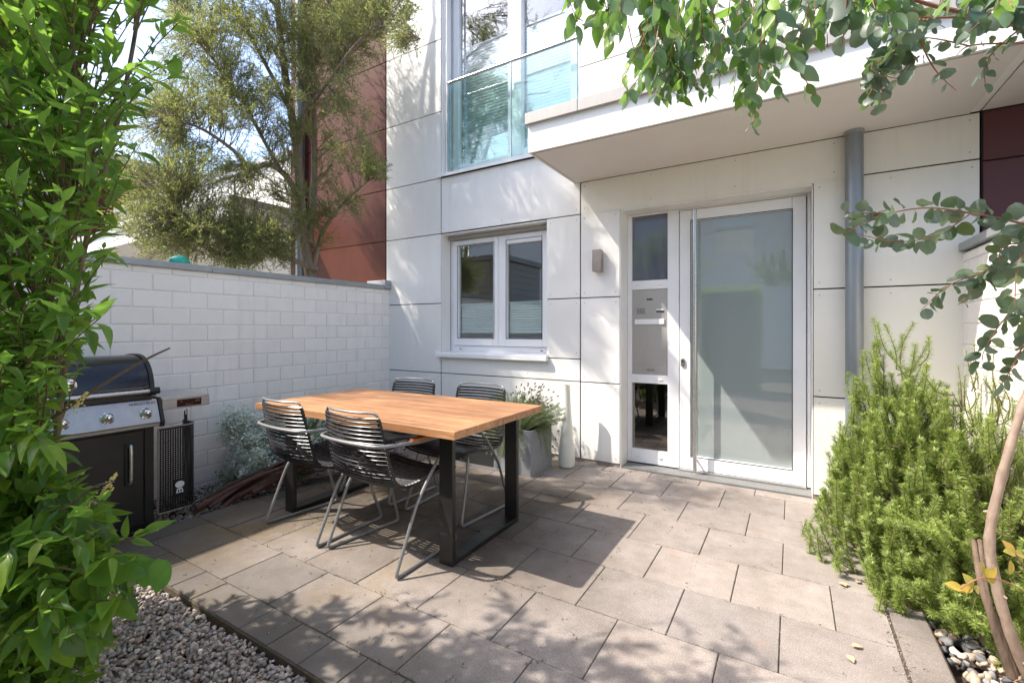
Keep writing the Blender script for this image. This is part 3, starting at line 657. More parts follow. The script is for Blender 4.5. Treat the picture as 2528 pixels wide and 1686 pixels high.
# drainpipe of the canopy
dp = thing('drainpipe', 'grey zinc drainpipe running from the canopy down beside the door', 'pipe', (4.49, -.075, 0))
b = MB(); b.tube([(4.49, -.075, .02), (4.49, -.075, 2.56)], .0515, 28); b.build('pipe', M['zinc'], dp, True)
b = MB(); b.lathe([(.056, 0), (.056, .02), (.052, .022)], 4.49, -.075, 28, 'Z', 2.548); b.build('collar', M['cap'], dp, True)

# wall lamp
wl = thing('wall_lamp', 'small bronze box lamp on the white wall left of the entrance', 'lamp', (2.642, 0, 1.83))
b = MB(); b.box(2.602, 2.683, -.09, -.022, 1.735, 1.928, .002); b.build('housing', M['lampm'], wl)
b = MB(); b.box(2.615, 2.67, -.022, -.0125, 1.76, 1.90); b.build('wall_bracket', M['blackmetal'], wl)
for z in (1.9285, 1.733): b = MB(); b.lathe([(.024, 0), (.024, .0015)], 2.642, -.056, 20, 'Z', z); b.build('lens', M['white'], wl)

# ------------------------------------------------------------------ neighbouring houses
nb = thing('neighbour_house', 'rust red clad house with a flat canopy behind the left garden wall', 'house', (-1.2, 0, 0))
b = MB()
for z0, z1 in zip(ZJ[:-1], ZJ[1:]): panel(b, -1.95, -.058, z0, z1)
b.build('cladding', M['red'], nb)
b = MB()
for z0, z1 in ((.03, .737), (.737, 1.508), (1.508, 2.28), (2.28, 2.9), (2.9, 3.635)):
    for xa in (-3.4, -4.9, -6.4, -7.9): panel(b, xa, xa+1.45, z0, z1)
o = b.build('cladding', M['panel'], nb); tag(o, 'white cladding panels left of the rust red ones')
b = MB(); b.box(-1.96, -.055, .003, 6, 0, 6.8); b.box(-8, -1.96, .003, 6, 0, 3.64); b.build('wall', M['gap'], nb)
b = MB(); b.box(-8, -1.75, -.90, -.014, 2.577, 2.60); b.box(-1.77, -1.75, -.9, -.014, 2.6, 2.785); b.box(-8, -1.77, -.9, -.88, 2.6, 2.785); c2 = b.build('canopy', M['panel'], nb)
b = MB(); b.box(-8, -1.74, -.93, -.014, 2.786, 2.87); b.build('coping', M['coping'], c2)
for q in ((-8, -1.96, -.06, 6, 3.64, 3.76), (-1.96, -.05, -.03, 6, 6.8, 6.9)): b = MB(); b.box(*q); b.build('roof', M['cap'], nb)
b = MB(); frame(b, -4.3, -3.5, .4, 2.2, .06, -.03, -.013, .002); w_ = b.build('window', M['upvc'], nb); quad_y('pane', -4.24, -3.56, -.018, .46, 2.14, M['pane'], w_)
dn = thing('drainpipe', 'dark grey drainpipe on the rust red wall behind the tree', 'pipe', (-1.65, -.075, 0))
b = MB(); b.tube([(-1.65, -.075, 0), (-1.65, -.075, 6.7)], .055, 20); b.build('pipe', M['zinc'], dn, True)
fh = thing('far_house', 'distant row house with a red gable seen through the shrub', 'house', (-11, 0, 0))
b = MB(); b.box(-14, -8.6, -.4, 6, 0, 4.9); b.build('wall', M['red'], fh)
b = MB(); b.box(-14, -8.55, -.5, 6, 4.9, 5.05); b.build('roof', M['cap'], fh)
b = MB(); frame(b, -12, -10.6, .9, 2.3, .08, -.45, -.40, .002); w_ = b.build('window', M['upvc'], fh); quad_y('pane', -11.92, -10.68, -.43, .98, 2.22, M['pane'], w_)
nr = thing('neighbour_house', 'dark red clad house next to the canopy at the right edge', 'house', (6.5, 0, 0))
for xa, xb in ((5.135, 6.6), (6.6, 8.1)):
    for z0, z1 in ((.03, .737), (.737, 1.508), (1.508, 2.262), (2.262, 2.572), (2.88, 3.6), (3.6, 4.4), (4.4, 5.2)): b = MB(); panel(b, xa, xb, z0, z1); b.build('cladding_panel', M['darkred'], nr)
b = MB(); b.box(5.135, 8.1, .003, 6, 0, 5.3); b.build('wall', M['gap'], nr)
b = MB(); b.box(5.134, 8.1, -.882, -.014, 2.577, 2.785); c2 = b.build('canopy', M['soffit'], nr); b = MB(); b.box(5.134, 8.1, -.912, -.014, 2.787, 2.868); b.build('coping', M['coping'], c2)

# ------------------------------------------------------------------ garden walls of painted blocks
def blockwall(name, label, xf, sgn, ylen, ztop, captop, xoff=0):
    t = thing(name, label, 'wall', (xf-sgn*.12, -ylen/2, 0))
    b = MB(); z = 1.641+xoff; k = 0; rows = []
    zs = [1.641+xoff-.129*i for i in range(15)]
    rows = [(zs[0], ztop)]+[(zs[i+1], zs[i]) for i in range(14)]
    for r, (z0, z1) in enumerate(rows):
        if z1 < -.1: continue
        ph = 0 if r % 2 == 0 else -.127
        y = ph
        ys = [0]; y = -.2535+(.1265 if r % 2 else 0)
        while y > -ylen: ys.append(y); y -= .2535
        ys.append(-ylen)
        for ya, yb in zip(ys[:-1], ys[1:]):
            j = random.uniform(-.0012, .0012)
            xa, xb = (xf-.09, xf+j) if sgn > 0 else (xf+j, xf+.09)
            b.box(xa, xb, yb+.0045, ya-.0045, z0+.0045, z1-.0045, .0035)
    b.build('blocks', M['block'], t)
    b = MB(); b.box(*( (xf-.24, xf-.006) if sgn > 0 else (xf+.006, xf+.24)), -ylen+.002, -.0, -.3, ztop); b.build('mortar', M['mortar'], t)
    b = MB()
    for i in range(int(ylen/2)+1):
        ya, yb = -2.0*i, max(-2.0*(i+1)+.003, -ylen)
        if ya-yb < .05: continue
        b.box(*( (xf-.27, xf+.022) if sgn > 0 else (xf-.022, xf+.27)), yb, ya, captop-.05, captop, .003)
    b.build('cap', M['cap'], t)
    return t
lw = blockwall('garden_wall', 'white painted block wall with grey cap behind the table', 0.0, 1, 6.2, 1.693, 1.742)
b = MB(); b.box(-.28, .03, -.11, -.013, 1.742, 1.80, .004); b.box(-.28, .035, -.115, -.013, 1.700, 1.742, .004); b.build('flashing', M['cap'], lw)
rw = blockwall('garden_wall', 'white painted block wall at the right edge behind the rosemary', 5.05, -1, 5.0, 1.70, 1.762)
bp = MB()

# ------------------------------------------------------------------ behind the photographer (seen in the glass)
bh = thing('opposite_house', 'pale rendered house across the garden, seen mirrored in the door', 'house', (4, -12, 0))
b = MB(); b.box(-8, 14, -14, -12, 0, 6.2); b.build('wall', M['whitewall'], bh)
b = MB(); b.box(-8.2, 14.2, -14.2, -11.8, 6.2, 6.4); b.build('roof', M['cap'], bh)
for x in (-4, -1, 2, 5, 8): b = MB(); b.box(x, x+1.1, -11.999, -11.98, 3.6, 5.2); b.build('window', M['pane'], bh)
def leafbox(name, label, x0, x1, y0, y1, z0, z1, n):
    t = thing(name, label, 'hedge', ((x0+x1)/2, (y0+y1)/2, 0))
    P = RNG.uniform((x0, y0, z0), (x1, y1, z1), (n, 3)); ax = RNG.integers(0, 3, n); side = RNG.integers(0, 2, n)
    lo = np.array((x0, y0, z0)); hi = np.array((x1, y1, z1))
    for a in range(3):
        m_ = ax == a; P[m_, a] = np.where(side[m_] == 1, hi[a], lo[a])+RNG.normal(0, .03, m_.sum())
    V, F = instances(LV[::1], LF, P, rnd(n), rnd(n), RNG.uniform(.06, .1, n)); np_obj('foliage', V, F, M['l_hedge'], t)
    b = MB(); b.box(x0+.06, x1-.06, y0+.06, y1-.06, 0, z1-.06); b.build('core', M['soil'], t)
leafbox('hedge', 'clipped block hedge behind the photographer, mirrored in the door', 2.35, 3.55, -6.3, -5.5, .0, 2.0, 5000)

# ------------------------------------------------------------------ dining table
TX0, TX1, TY0, TY1, TZ = 1.14, 2.78, -2.275, -1.39, .74
tb = thing('dining_table', 'wooden dining table with black steel frame legs', 'table', ((TX0+TX1)/2, (TY0+TY1)/2, 0))
b = MB(); n = 8; ys = np.linspace(TY0, TY1, n+1)
for i in range(n):
    b.box(TX0, TX1, ys[i]+.0001, ys[i+1]-.0001, TZ-.038, TZ, .0006)
b.build('tabletop', M['table'], tb)
for x0 in (1.212, 2.552):
    b = MB(); b.box(x0, x0+.088, -2.115, -2.087, 0.001, TZ-.0385, .002); b.box(x0, x0+.088, -1.472, -1.444, 0.001, TZ-.0385, .002)
    b.box(x0+.001, x0+.087, -2.087, -1.472, .001, .029, .002); b.box(x0+.001, x0+.087, -2.087, -1.472, TZ-.066, TZ-.0385, .002)
    b.build('leg', M['blackmetal'], tb)

# ------------------------------------------------------------------ chairs
prof = smooth_path([(.475, .425), (.42, .447), (.33, .44), (.22, .425), (.12, .418), (.055, .432), (.018, .475), (-.002, .54), (-.018, .61), (-.034, .69), (-.05, .775), (-.056, .80)], 8)
prof = np.array(prof); dl_ = np.r_[0, np.cumsum(np.linalg.norm(np.diff(prof, axis=0), axis=1))]
def pp(s): return np.array([np.interp(s, dl_, prof[:, 0]), np.interp(s, dl_, prof[:, 1])])
def hw(z, s): return .238 if z < .45 else np.interp(z, [.45, .8], [.238, .205])
def make_chair(label):
    t = thing('garden_chair', label, 'chair', (0, 0, 0), 0, 'black lamella chairs round the table')
    L = dl_[-1]; ns = 38; seat = MB(); back = MB()
    for i in range(ns):
        s = .012+(L-.03)*i/(ns-1); y, z = pp(s); h = hw(z, s)+.006; isb = s > L*.52
        k = min(1, max(0, (s-.40)/.15)); q = []
        for u in np.linspace(-1, 1, 9):
            c = 1-u*u
            q.append((u*h, y-.052*c*k, z-.022*c*(1-k)))
        (back if isb else seat).tube(q, .0073, 6)
    seat.build('seat', M['slat'], t, True, True); back.build('backrest', M['slat'], t, True, True)
    for sg in (-1, 1):
        b = MB(); b.tube([(sg*(hw(pp(s)[1], s)-.004), pp(s)[0]+.001, pp(s)[1]) for s in np.linspace(0, L-.02, 50)], .006, 6)
        b.build('side_rail', M['greysteel'], t, True, True)
        b = MB()
        for s in np.arange(.01, L-.02, .0112):
            y, z = pp(s); h = hw(z, s)
            b.tube([(sg*(h-.008), y, z), (sg*(h+.009), y, z)], .0098 if int(s/.0112) % 2 else .0075, 6)
        b.build('rail_clips', M['slat'], t, True, True)
    y, z = pp(L-.02); h = hw(z, 0)-.004
    b = MB(); b.tube(smooth_path([(-h, y, z), (-h+.004, y-.003, z+.018), (-h+.03, y-.014, z+.030), (-.1, y-.05, z+.032), (0, y-.058, z+.032), (.1, y-.05, z+.032), (h-.03, y-.014, z+.030), (h-.004, y-.003, z+.018), (h, y, z)], 5), .0062, 8)
    b.build('top_rail', M['greysteel'], t, True, True)
    b = MB(); za = .652
    b.tube(smooth_path([(-.284, .36, za-.008), (-.284, .16, za-.008), (-.272, .03, za), (-.235, -.062, za+.002), (-.16, -.088, za+.002), (0, -.098, za+.002), (.16, -.088, za+.002), (.235, -.062, za+.002), (.272, .03, za), (.284, .16, za-.008), (.284, .36, za-.008)], 6), .0095, 10)
    b.build('arm_ring', M['greysteel'], t, True, True)
    for sg in (-1, 1):
        b = MB(); pts = []
        x0, x1 = sorted((sg*.262, sg*.312)); r_ = .02; P2 = []
        for cx_, cy_, a0 in ((x1-r_, .40-r_, 0), (x0+r_, .40-r_, PI/2), (x0+r_, .09+r_, PI), (x1-r_, .09+r_, 1.5*PI)):
            for k in range(5): a = a0+k/4*PI/2; P2.append((cx_+r_*math.cos(a), cy_+r_*math.sin(a)))
        b.prism(P2, 'Z', za+.002, za+.020); b.build('armrest', M['arm'], t, False, True, .003)
        b = MB()
        b.tube(smooth_path([(sg*.284, .365, za-.004), (sg*.284, .345, za-.07), (sg*.282, .265, .50), (sg*.280, .155, .36), (sg*.279, .115, .29), (sg*.277, .06, .16), (sg*.276, .006, .036), (sg*.275, .008, .014), (sg*.274, .035, .0098),
                            (sg*.258, .25, .0098), (sg*.245, .435, .0098), (sg*.242, .465, .016), (sg*.238, .468, .045), (sg*.222, .415, .20), (sg*.215, .385, .34), (sg*.205, .37, .405), (sg*.15, .36, .412)], 6), .0088, 10)
        b.build('leg', M['greysteel'], t, True, True)
    for q in ([(-.16, .36, .412), (.16, .36, .412)], [(-.23, .10, .408), (.23, .10, .408)]): b = MB(); b.tube(q, .0075, 8); b.build('crossbar', M['greysteel'], t, True, True)
    return t
def copy_tree(o, parent=None):
    c = o.copy(); COL.objects.link(c)
    if parent is not None: c.parent = parent
    for ch in [x for x in bpy.data.objects if x.parent == o]: copy_tree(ch, c)
    return c
ch = make_chair('black lamella armchair at the front right of the table, nearest to the viewer')
spots = [((2.205, -2.335), math.radians(-3), None), ((1.585, -2.322), math.radians(-4), 'black lamella armchair at the front left of the table, near the branch bundle'),
         ((1.50, -1.235), PI+.03, 'black lamella armchair behind the table, the one by the wall corner'), ((2.165, -1.24), PI-.02, 'black lamella armchair behind the table, right in front of the grey planter')]
for (x, y), rz, lab in spots:
    o = ch if lab is None else copy_tree(ch)
    o.location = (x, y, 0.0); o.rotation_euler = (0, 0, rz)
    if lab: o['label'] = lab
bpy.context.view_layer.update()

# ------------------------------------------------------------------ gas grill against the left wall (faces +X)
gx = .62; gy1 = -2.622; gy0 = -3.235
gr = thing('gas_grill', 'black gas barbecue with steel control panel against the left wall', 'barbecue', (.35, -2.93, -.06))
b = MB(); b.box(.10, gx-.012, gy0+.01, gy1-.01, -.045, .60, .004); b.build('cabinet', M['blackmetal'], gr)
b = MB(); b.box(gx-.011, gx, gy0+.02, -2.690, -.01, .585, .004); dr = b.build('door', M['blackmetal'], gr)
b = MB(); b.tube(smooth_path([(gx+.0, -2.765, .505), (gx+.022, -2.765, .50), (gx+.03, -2.765, .47), (gx+.032, -2.765, .38), (gx+.03, -2.765, .30), (gx+.022, -2.765, .268), (gx+.0, -2.765, .263)], 5), .0105, 10); b.build('handle', M['steel'], dr, True)
b = MB(); b.box(gx, gx+.012, -2.79, -2.745, .25, .515, .005); b.build('handle_backplate', M['blackmetal'], dr)
b = MB(); b.box(gx-.011, gx-.004, -2.684, gy1-.012, -.01, .60, .002); b.build('side_post', M['blackmetal'], gr)
# sloped control panel
b = MB(); b.prism([(gx+.055, .625), (gx+.062, .632), (gx+.005, .772), (gx-.12, .775), (gx-.12, .605), (gx+.05, .605)], 'Y', gy0+.012, gy1-.0); cp = b.build('control_panel', M['grillsteel'], gr, False, False, .003)
for ya, yb in ((gy1+.001, gy1+.022), (gy0-.012, gy0+.011)): b = MB(); b.prism([(gx+.062, .598), (gx+.070, .632), (gx+.008, .782), (gx-.14, .785), (gx-.14, .598)], 'Y', ya, yb); b.build('panel_end', M['blackmetal'], gr, False, False, .003)
nx, nz = .926, .377   # outward normal of the sloped face
def slope(y, t, off): # t 0..1 up the face
    x = gx+.062-.057*t; z = .632+.140*t; return Vector((x+nx*off, y, z+nz*off))
def knob(y, r, parent):
    b = MB(); V = []; F = []; seg = 28
    prof_ = [(r*1.28, 0), (r*1.28, .004), (r*1.1, .007), (r*1.02, .008), (r*.95, .016), (r*.82, .03), (r*.70, .038), (r*.35, .044), (.001, .0455)]
    N = Vector((nx, 0, nz)); U = Vector((0, 1, 0)); W = N.cross(U)
    c = slope(y, .42, 0)
    for rr, h in prof_:
        for k in range(seg):
            a = 2*PI*k/seg; V.append(c+N*h+(U*math.cos(a)+W*math.sin(a))*rr)
    for i in range(len(prof_)-1):
        for k in range(seg): F.append((i*seg+k, i*seg+(k+1) % seg, (i+1)*seg+(k+1) % seg, (i+1)*seg+k))
    b.add(V, F); b.build('knob', M['chrome'], parent, True)
for y in (-2.692, -2.885, -3.085): knob(y, .027, gr)
b = MB(); c = slope(-3.19, .42, 0); b.tube([c, c+Vector((nx, 0, nz))*.014], .013, 14); b.build('igniter_button', M['blackmetal'], gr, True)
tp = slope(-2.70, .86, .0012)
text_obj('HUROO BLAC', 'lettering', .0225, tp, (PI/2, 0, PI/2), M['letter'], gr)
# rotate lettering to lie on the slope
lt = [o for o in gr.children if o.name.startswith('lettering')][0]
ang = math.atan2(.057, .140); cen = Vector(tp)-Vector(WL[gr.name])
lt.data.transform(Matrix.Translation(cen) @ Matrix.Rotation(-ang, 4, 'Y') @ Matrix.Translation(-cen))
# lid
lp = smooth_path([(gx+.01, .815), (gx+.012, .86), (gx-.015, .94), (gx-.07, 1.005), (gx-.16, 1.045), (gx-.27, 1.05), (gx-.40, 1.03), (gx-.47, .98), (gx-.50, .90), (gx-.50, .815)], 5)
b = MB(); b.prism([tuple(p) for p in lp], 'Y', gy0+.035, gy1-.042); lid = b.build('lid', M['lid'], gr, True)
lp2 = [(p[0]*1.0+(.008 if p[0] > gx-.25 else -.008), p[1]+.007 if p[1] > .85 else p[1]) for p in lp]
for ya, yb in ((gy1-.041, gy1-.018), (gy0+.012, gy0+.034)):
    b = MB(); q = [tuple(p) for p in lp2]; q = [(gx+.045, .80), (gx+.045, .835), (gx+.022, .855)]+q[3:]+[(gx-.5, .80)]
    b.prism(q, 'Y', ya, yb); b.build('lid_end', M['blackmetal'], lid, True, False, .004)
b = MB(); b.tube([(gx+.052, gy0+.02, .832), (gx+.052, gy1-.03, .832)], .013, 14); b.build('lid_handle', M['steel'], lid, True)
for y in (gy1-.03, gy0+.02): b = MB(); b.tube([(gx+.052, y-.028, .832), (gx+.052, y+.024, .832)], .021, 16); b.box(gx-.01, gx+.06, y-.012, y+.012, .816, .846, .004); b.build('handle_bracket', M['blackmetal'], lid, True)
b = MB(); b.lathe([(.034, 0), (.034, .010), (.028, .013)], gx+.0, -3.05, 28, 'X', .90); b.lathe([(.040, -.02), (.040, .006)], gx+.0, -3.05, 28, 'X', .90); th = b.build('thermometer', M['chrome'], lid, True)
b = MB(); b.box(.10, gx+.0, gy0+.02, gy1-.02, .776, .812, .003); b.build('firebox', M['blackmetal'], gr)
# right side table
b = MB(); b.box(.16, gx+.02, gy1+.024, -2.315, .752, .770, .003); b.box(gx+.004, gx+.022, gy1+.024, -2.315, .695, .752, .002); st = b.build('side_table', M['grillsteel'], gr)
b = MB(); b.box(gx+.0222, gx+.0245, -2.515, -2.368, .705, .752, .0015); ds = b.build('display', M['display'], gr, False, False, .0)
for (y, z, w_, h_) in ((-2.490, .738, .016, .003), (-2.45, .714, .034, .003), (-2.425, .716, .008, .003), (-2.392, .732, .028, .0035), (-2.39, .746, .030, .002)): b = MB(); b.box(gx+.0246, gx+.0250, y-w_/2, y+w_/2, z, z+h_); b.build('display_marking', M['amber'], gr)
# base rails and castors
b = MB(); b.box(.10, gx+.0, gy0-.01, gy1+.03, -.062, -.046, .003); b.build('base_rail', M['blackmetal'], gr)
for y in (gy0+.04, gy1-.03):
    for x in (.16, gx-.05): b = MB(); b.tube([(x, y-.012, -.075), (x, y+.012, -.075)], .022, 14); b.build('castor', M['seal'], gr, True)
# perforated basket
bk = thing('perforated_basket', 'black perforated basket hanging from the barbecue, small white kettle emblem', 'basket', (.60, -2.5, .3))
import itertools
def curve_at(s):   # plan curve: straight front, curling back at the +Y end
    Ls = .17
    if s < Ls: return np.array([gx+.002, gy1+.008+s]), np.array([1., 0])
    a = min((s-Ls)/.06, PI/2); r = .06
    if (s-Ls) <= r*PI/2:
        a = (s-Ls)/r; return np.array([gx+.002-r+r*math.cos(a), gy1+.008+Ls+r*math.sin(a)]), np.array([math.cos(a), math.sin(a)])
    e = (s-Ls)-r*PI/2; return np.array([gx+.002-r-e, gy1+.008+Ls+r]), np.array([0, 1.])
Lt = .17+.06*PI/2+.14; cell = .0142; nc = int(Lt/cell); z0b, z1b = .022, .585; nrw = int((z1b-z0b)/cell*1.0)
V = []; F = []
def PT(s, z):
    p, n_ = curve_at(s); return (p[0], p[1], z)
for i in range(nc):
    for j in range(nrw):
        s0 = i*cell; zz = z0b+j*cell; base = len(V); cxs, czs = s0+cell/2, zz+cell/2
        edge = (j == 0 or j >= nrw-1)
        logo = (.085 < cxs < .165 and .10 < zz < .22)
        if edge or logo:
            V += [PT(s0, zz), PT(s0+cell, zz), PT(s0+cell, zz+cell), PT(s0, zz+cell)]; F.append((base, base+1, base+2, base+3)); continue
        out = [(s0, zz), (s0+cell/2, zz), (s0+cell, zz), (s0+cell, zz+cell/2), (s0+cell, zz+cell), (s0+cell/2, zz+cell), (s0, zz+cell), (s0, zz+cell/2)]
        V += [PT(*q) for q in out]; rr = .0036
        V += [PT(cxs+rr*math.cos(a), czs+rr*math.sin(a)) for a in [PI*1.25, PI*1.5, PI*1.75, 0, PI*.25, PI*.5, PI*.75, PI]]
        for k in range(8): F.append((base+k, base+(k+1) % 8, base+8+(k+1) % 8, base+8+k))
np_obj('mesh_sheet', V, F, M['blackmetal'], bk)
b = MB()
for z in (z0b, z0b+nrw*cell): b.tube([tuple(PT(s, z)) for s in np.linspace(0, Lt, 40)], .0055, 8)
b.tube([PT(0, z0b), PT(0, z0b+nrw*cell)], .0055, 8); b.tube([PT(Lt, z0b), PT(Lt, z0b+nrw*cell)], .0055, 8); b.build('rim', M['lampm'], bk, True)
b = MB(); lx = gx+.0035; ly = gy1+.008+.123; lz = .185
b.prism([(ly+.027*math.cos(a), lz+.022*math.sin(a)) for a in np.linspace(0, 2*PI, 24, endpoint=False)], 'X', lx, lx+.002)
b.prism([(ly-.016, lz-.026), (ly-.022, lz-.056), (ly-.015, lz-.056), (ly-.010, lz-.030)], 'X', lx, lx+.002)
b.prism([(ly+.016, lz-.026), (ly+.010, lz-.030), (ly+.015, lz-.056), (ly+.022, lz-.056)][::-1], 'X', lx, lx+.002)
b.prism([(ly-.014, lz-.025), (ly-.014, lz-.033), (ly+.014, lz-.033), (ly+.014, lz-.025)], 'X', lx, lx+.0018)
b.prism([(ly-.003, lz-.033), (ly-.003, lz-.05), (ly+.003, lz-.05), (ly+.003, lz-.033)], 'X', lx, lx+.0018)
b.prism([(ly-.018, lz-.05), (ly-.018, lz-.055), (ly+.018, lz-.055), (ly+.018, lz-.05)], 'X', lx, lx+.0017)
b.build('emblem', M['white'], bk)
ut = MB(); ut.prism([(-2.452, .50), (-2.452, .655), (-2.448, .672), (-2.444, .672), (-2.444, .64), (-2.436, .64), (-2.436, .68), (-2.432, .68), (-2.432, .50)], 'X', gx-.03, gx-.026)
tag(ut.build('grill_tool', M['blackmetal']), 'dark fork-ended grill tool standing in the perforated basket', 'tool')

# ------------------------------------------------------------------ planter, lavender, vase
pr = thing('planter', 'long grey rectangular planter box on the paving against the house', 'planter', (1.8, -.44, 0))
b = MB(); X0, X1, YA, YB, H = 1.28, 2.285, -.645, -.255, .378
b.box(X0, X1, YA, YA+.02, .0, H, .003); b.box(X0, X1, YB-.02, YB, 0, H, .003); b.box(X0, X0+.02, YA+.02, YB-.02, 0, H, .002); b.box(X1-.02, X1, YA+.02, YB-.02, 0, H-.001, .002)
b.box(X0+.02, X1-.02, YA+.02, YB-.02, .0, .02); b.build('box', M['planter'], pr)
b = MB(); b.box(X0+.02, X1-.02, YA+.02, YB-.02, .021, H-.045); b.build('soil', M['soil'], pr)
b = MB(); b.box(1.36, 1.916, YA-.003, YA+.001, .03, .27); b.build('front_panel', M['darkpanel'], pr)
lv = thing('lavender', 'faded lavender bush with brown flower heads in the grey planter', 'plant', (2.06, -.45, .34))
def sprig_cloud(n_st, base, spread, h0, h1, lean=(0, 0, 0), curve=.5):
    out = []
    for _ in range(n_st):
        a = random.uniform(0, 2*PI); u = math.sqrt(random.random()); h = random.uniform(h0, h1)
        d = np.array([math.cos(a)*u*spread[0], math.sin(a)*u*spread[1], h*(1-.35*u*u)])+np.array(lean)*random.random()
        p0 = np.array(base)+np.array([math.cos(a)*u*spread[2], math.sin(a)*u*spread[3], 0])
        mid = p0+d*.5+np.array([0, 0, h*.12*curve]); out.append([p0, mid, p0+d])
    return out
def needles(stems, per, length, width, m, name, parent, spread=.8, start=.15, droop=0):
    pos = []; X = []; N = []; S = []
    for st in stems:
        q = np.array(smooth_path(st, 8)); L = np.linalg.norm(np.diff(q, axis=0), axis=1).sum(); k = max(3, int(L*per))
        for t in np.linspace(start, 1, k):
            i = t*(len(q)-1); i0 = min(int(i), len(q)-2); p = q[i0]+(q[i0+1]-q[i0])*(i-i0); T = q[i0+1]-q[i0]; T = T/np.linalg.norm(T)
            r_ = RNG.normal(size=3); r_ -= T*(r_@T); r_ /= np.linalg.norm(r_)
            for sgn in (1, -1):
                pos.append(p); X.append(T*(1.0-spread*(1-t*.35))+r_*sgn*spread+np.array([0, 0, -droop])); N.append(T+RNG.normal(size=3)*.3); S.append((length*random.uniform(.7, 1.15)*(1.1-.35*t), width, length))
    V, F = instances(DV, DF, pos, X, N, S); return np_obj(name, V, F, m, parent)
def stemmesh(stems, r0, r1, m, name, parent, seg=5):
    b = MB()
    for st in stems:
        q = smooth_path(st, 4); b.tube(q, list(np.linspace(r0, r1, len(q))), seg, False)
    return b.build(name, m, parent, True)
st1 = sprig_cloud(330, (2.03, -.44, .33), (.30, .24, .15, .12), .14, .34)
st1 += [[np.array((x, -.62, .37)), np.array((x+random.uniform(-.02, .05), -.68-random.random()*.03, .36)), np.array((x+random.uniform(-.03, .10), -.70-random.random()*.03, random.uniform(.12, .3)))] for x in np.linspace(1.82, 2.2, 34)]
st1 += [[np.array((2.27, y, .37)), np.array((2.31, y-.01, .36)), np.array((2.33+random.random()*.04, y-.02, random.uniform(.14, .3)))] for y in np.linspace(-.55, -.32, 16)]
needles(st1, 260, .022, .0028, M['l_lav'], 'foliage', lv); stemmesh(st1, .0012, .0006, M['l_lav'], 'stems', lv, 3)
st2 = [[np.array((2.07+random.uniform(-.1, .12), -.42+random.uniform(-.1, .1), .5)), None, None] for _ in range(120)]
for s in st2:
    a = random.uniform(-1.4, 2.2); r_ = random.uniform(.06, .30); e = s[0]+np.array([math.cos(a)*r_, math.sin(a)*r_*.7-.02, random.uniform(.10, .26)-r_*.35]); s[2] = e; s[1] = (s[0]+e)/2+np.array([0, 0, .03])
st3 = [[np.array((2.2, -.36, .36)), np.array((2.30, -.34, .34)), np.array((2.33+.03*i, -.33-.012*i, .20+.07*i))] for i in range(3)]
tag(stemmesh(st2+st3, .0009, .0007, M['l_lav'], 'flower_stems', lv, 3), kind='stuff')
b = MB()
for s in st2+st3:
    e = s[2]; d = (s[2]-s[1]); d /= np.linalg.norm(d); b.tube([e-d*.004, e+d*.004, e+d*.014, e+d*.022], [.002, .0062, .0055, .001], 6)
tag(b.build('flower_heads', M['bud'], lv, True), kind='stuff')
vs = MB(); vs.lathe([(.060, 0), (.072, .006), (.0745, .03), (.073, .08), (.063, .20), (.050, .35), (.039, .50), (.0335, .62), (.032, .722), (.034, .728), (.030, .728), (.029, .60)], 2.408, -.205, 40, 'Z', .001)
tag(vs.build('floor_vase', M['vase'], None, True), 'tall tapering frosted white floor vase on the paving by the wall', 'vase')

# ------------------------------------------------------------------ plants by the left wall
sv = thing('silver_shrub', 'silver leaved shrub growing against the white block wall', 'plant', (.32, -1.72, -.06))
ss = sprig_cloud(85, (.36, -1.66, -.05), (.26, .30, .05, .10), .22, .52)+sprig_cloud(22, (.30, -1.80, .05), (.12, .12, .04, .04), .32, .5, (-.05, -.12, .08))
for i in range(16): e = np.array((.28+random.uniform(-.07, .07), -1.98+random.uniform(-.08, .08), .50+random.uniform(-.08, .12))); ss.append([np.array((.33, -1.78, .15)), np.array((.31, -1.9, .42)), e])
def lacy(stems, n, m, name, parent, size, rad):
    pos = []; X = []
    for st in stems:
        q = np.array(smooth_path(st, 8))
        for _ in range(n):
            t = random.uniform(.35, 1)**.6; i = t*(len(q)-1); i0 = min(int(i), len(q)-2); p = q[i0]+(q[i0+1]-q[i0])*(i-i0)+RNG.normal(size=3)*rad; pos.append(p); X.append(RNG.normal(size=3)+(q[-1]-q[-3])*8)
    n_ = len(pos); V, F = instances(DV, DF, pos, X, rnd(n_)+np.array([0.2, -.3, .8]), np.stack([RNG.uniform(.7, 1.3, n_)*size, RNG.uniform(.4, .7, n_)*size, np.full(n_, size)], 1)); return np_obj(name, V, F, m, parent)
lacy(ss, 150, M['l_silver'], 'foliage', sv, .029, .022); stemmesh(ss, .0025, .001, M['l_silver'], 'stems', sv, 4)
gp_ = thing('green_herb', 'bushy green herb behind the silver shrub by the wall', 'plant', (.25, -1.35, -.06))
ss = sprig_cloud(70, (.30, -1.36, -.05), (.26, .34, .06, .1), .35, .66)+sprig_cloud(30, (.42, -1.75, -.05), (.12, .3, .1, .2), .05, .2)
lacy(ss, 60, M['l_green'], 'foliage', gp_, .018, .02); stemmesh(ss, .002, .001, M['l_green'], 'stems', gp_, 4)
wd = thing('weed', 'small bright green weed growing in the gravel', 'plant', (.42, -2.08, -.06))
lacy(sprig_cloud(26, (.44, -2.06, -.06), (.07, .08, .02, .02), .02, .07), 30, M['l_green'], 'foliage', wd, .014, .01)

wp = thing('wall_top_plant', 'light green plant peeping over the cap of the right wall', 'plant', (5.2, -1.0, 1.6))
lacy(sprig_cloud(60, (5.22, -1.02, 1.55), (.10, .25, .05, .15), .12, .30), 40, M['l_green'], 'foliage', wp, .018, .012)
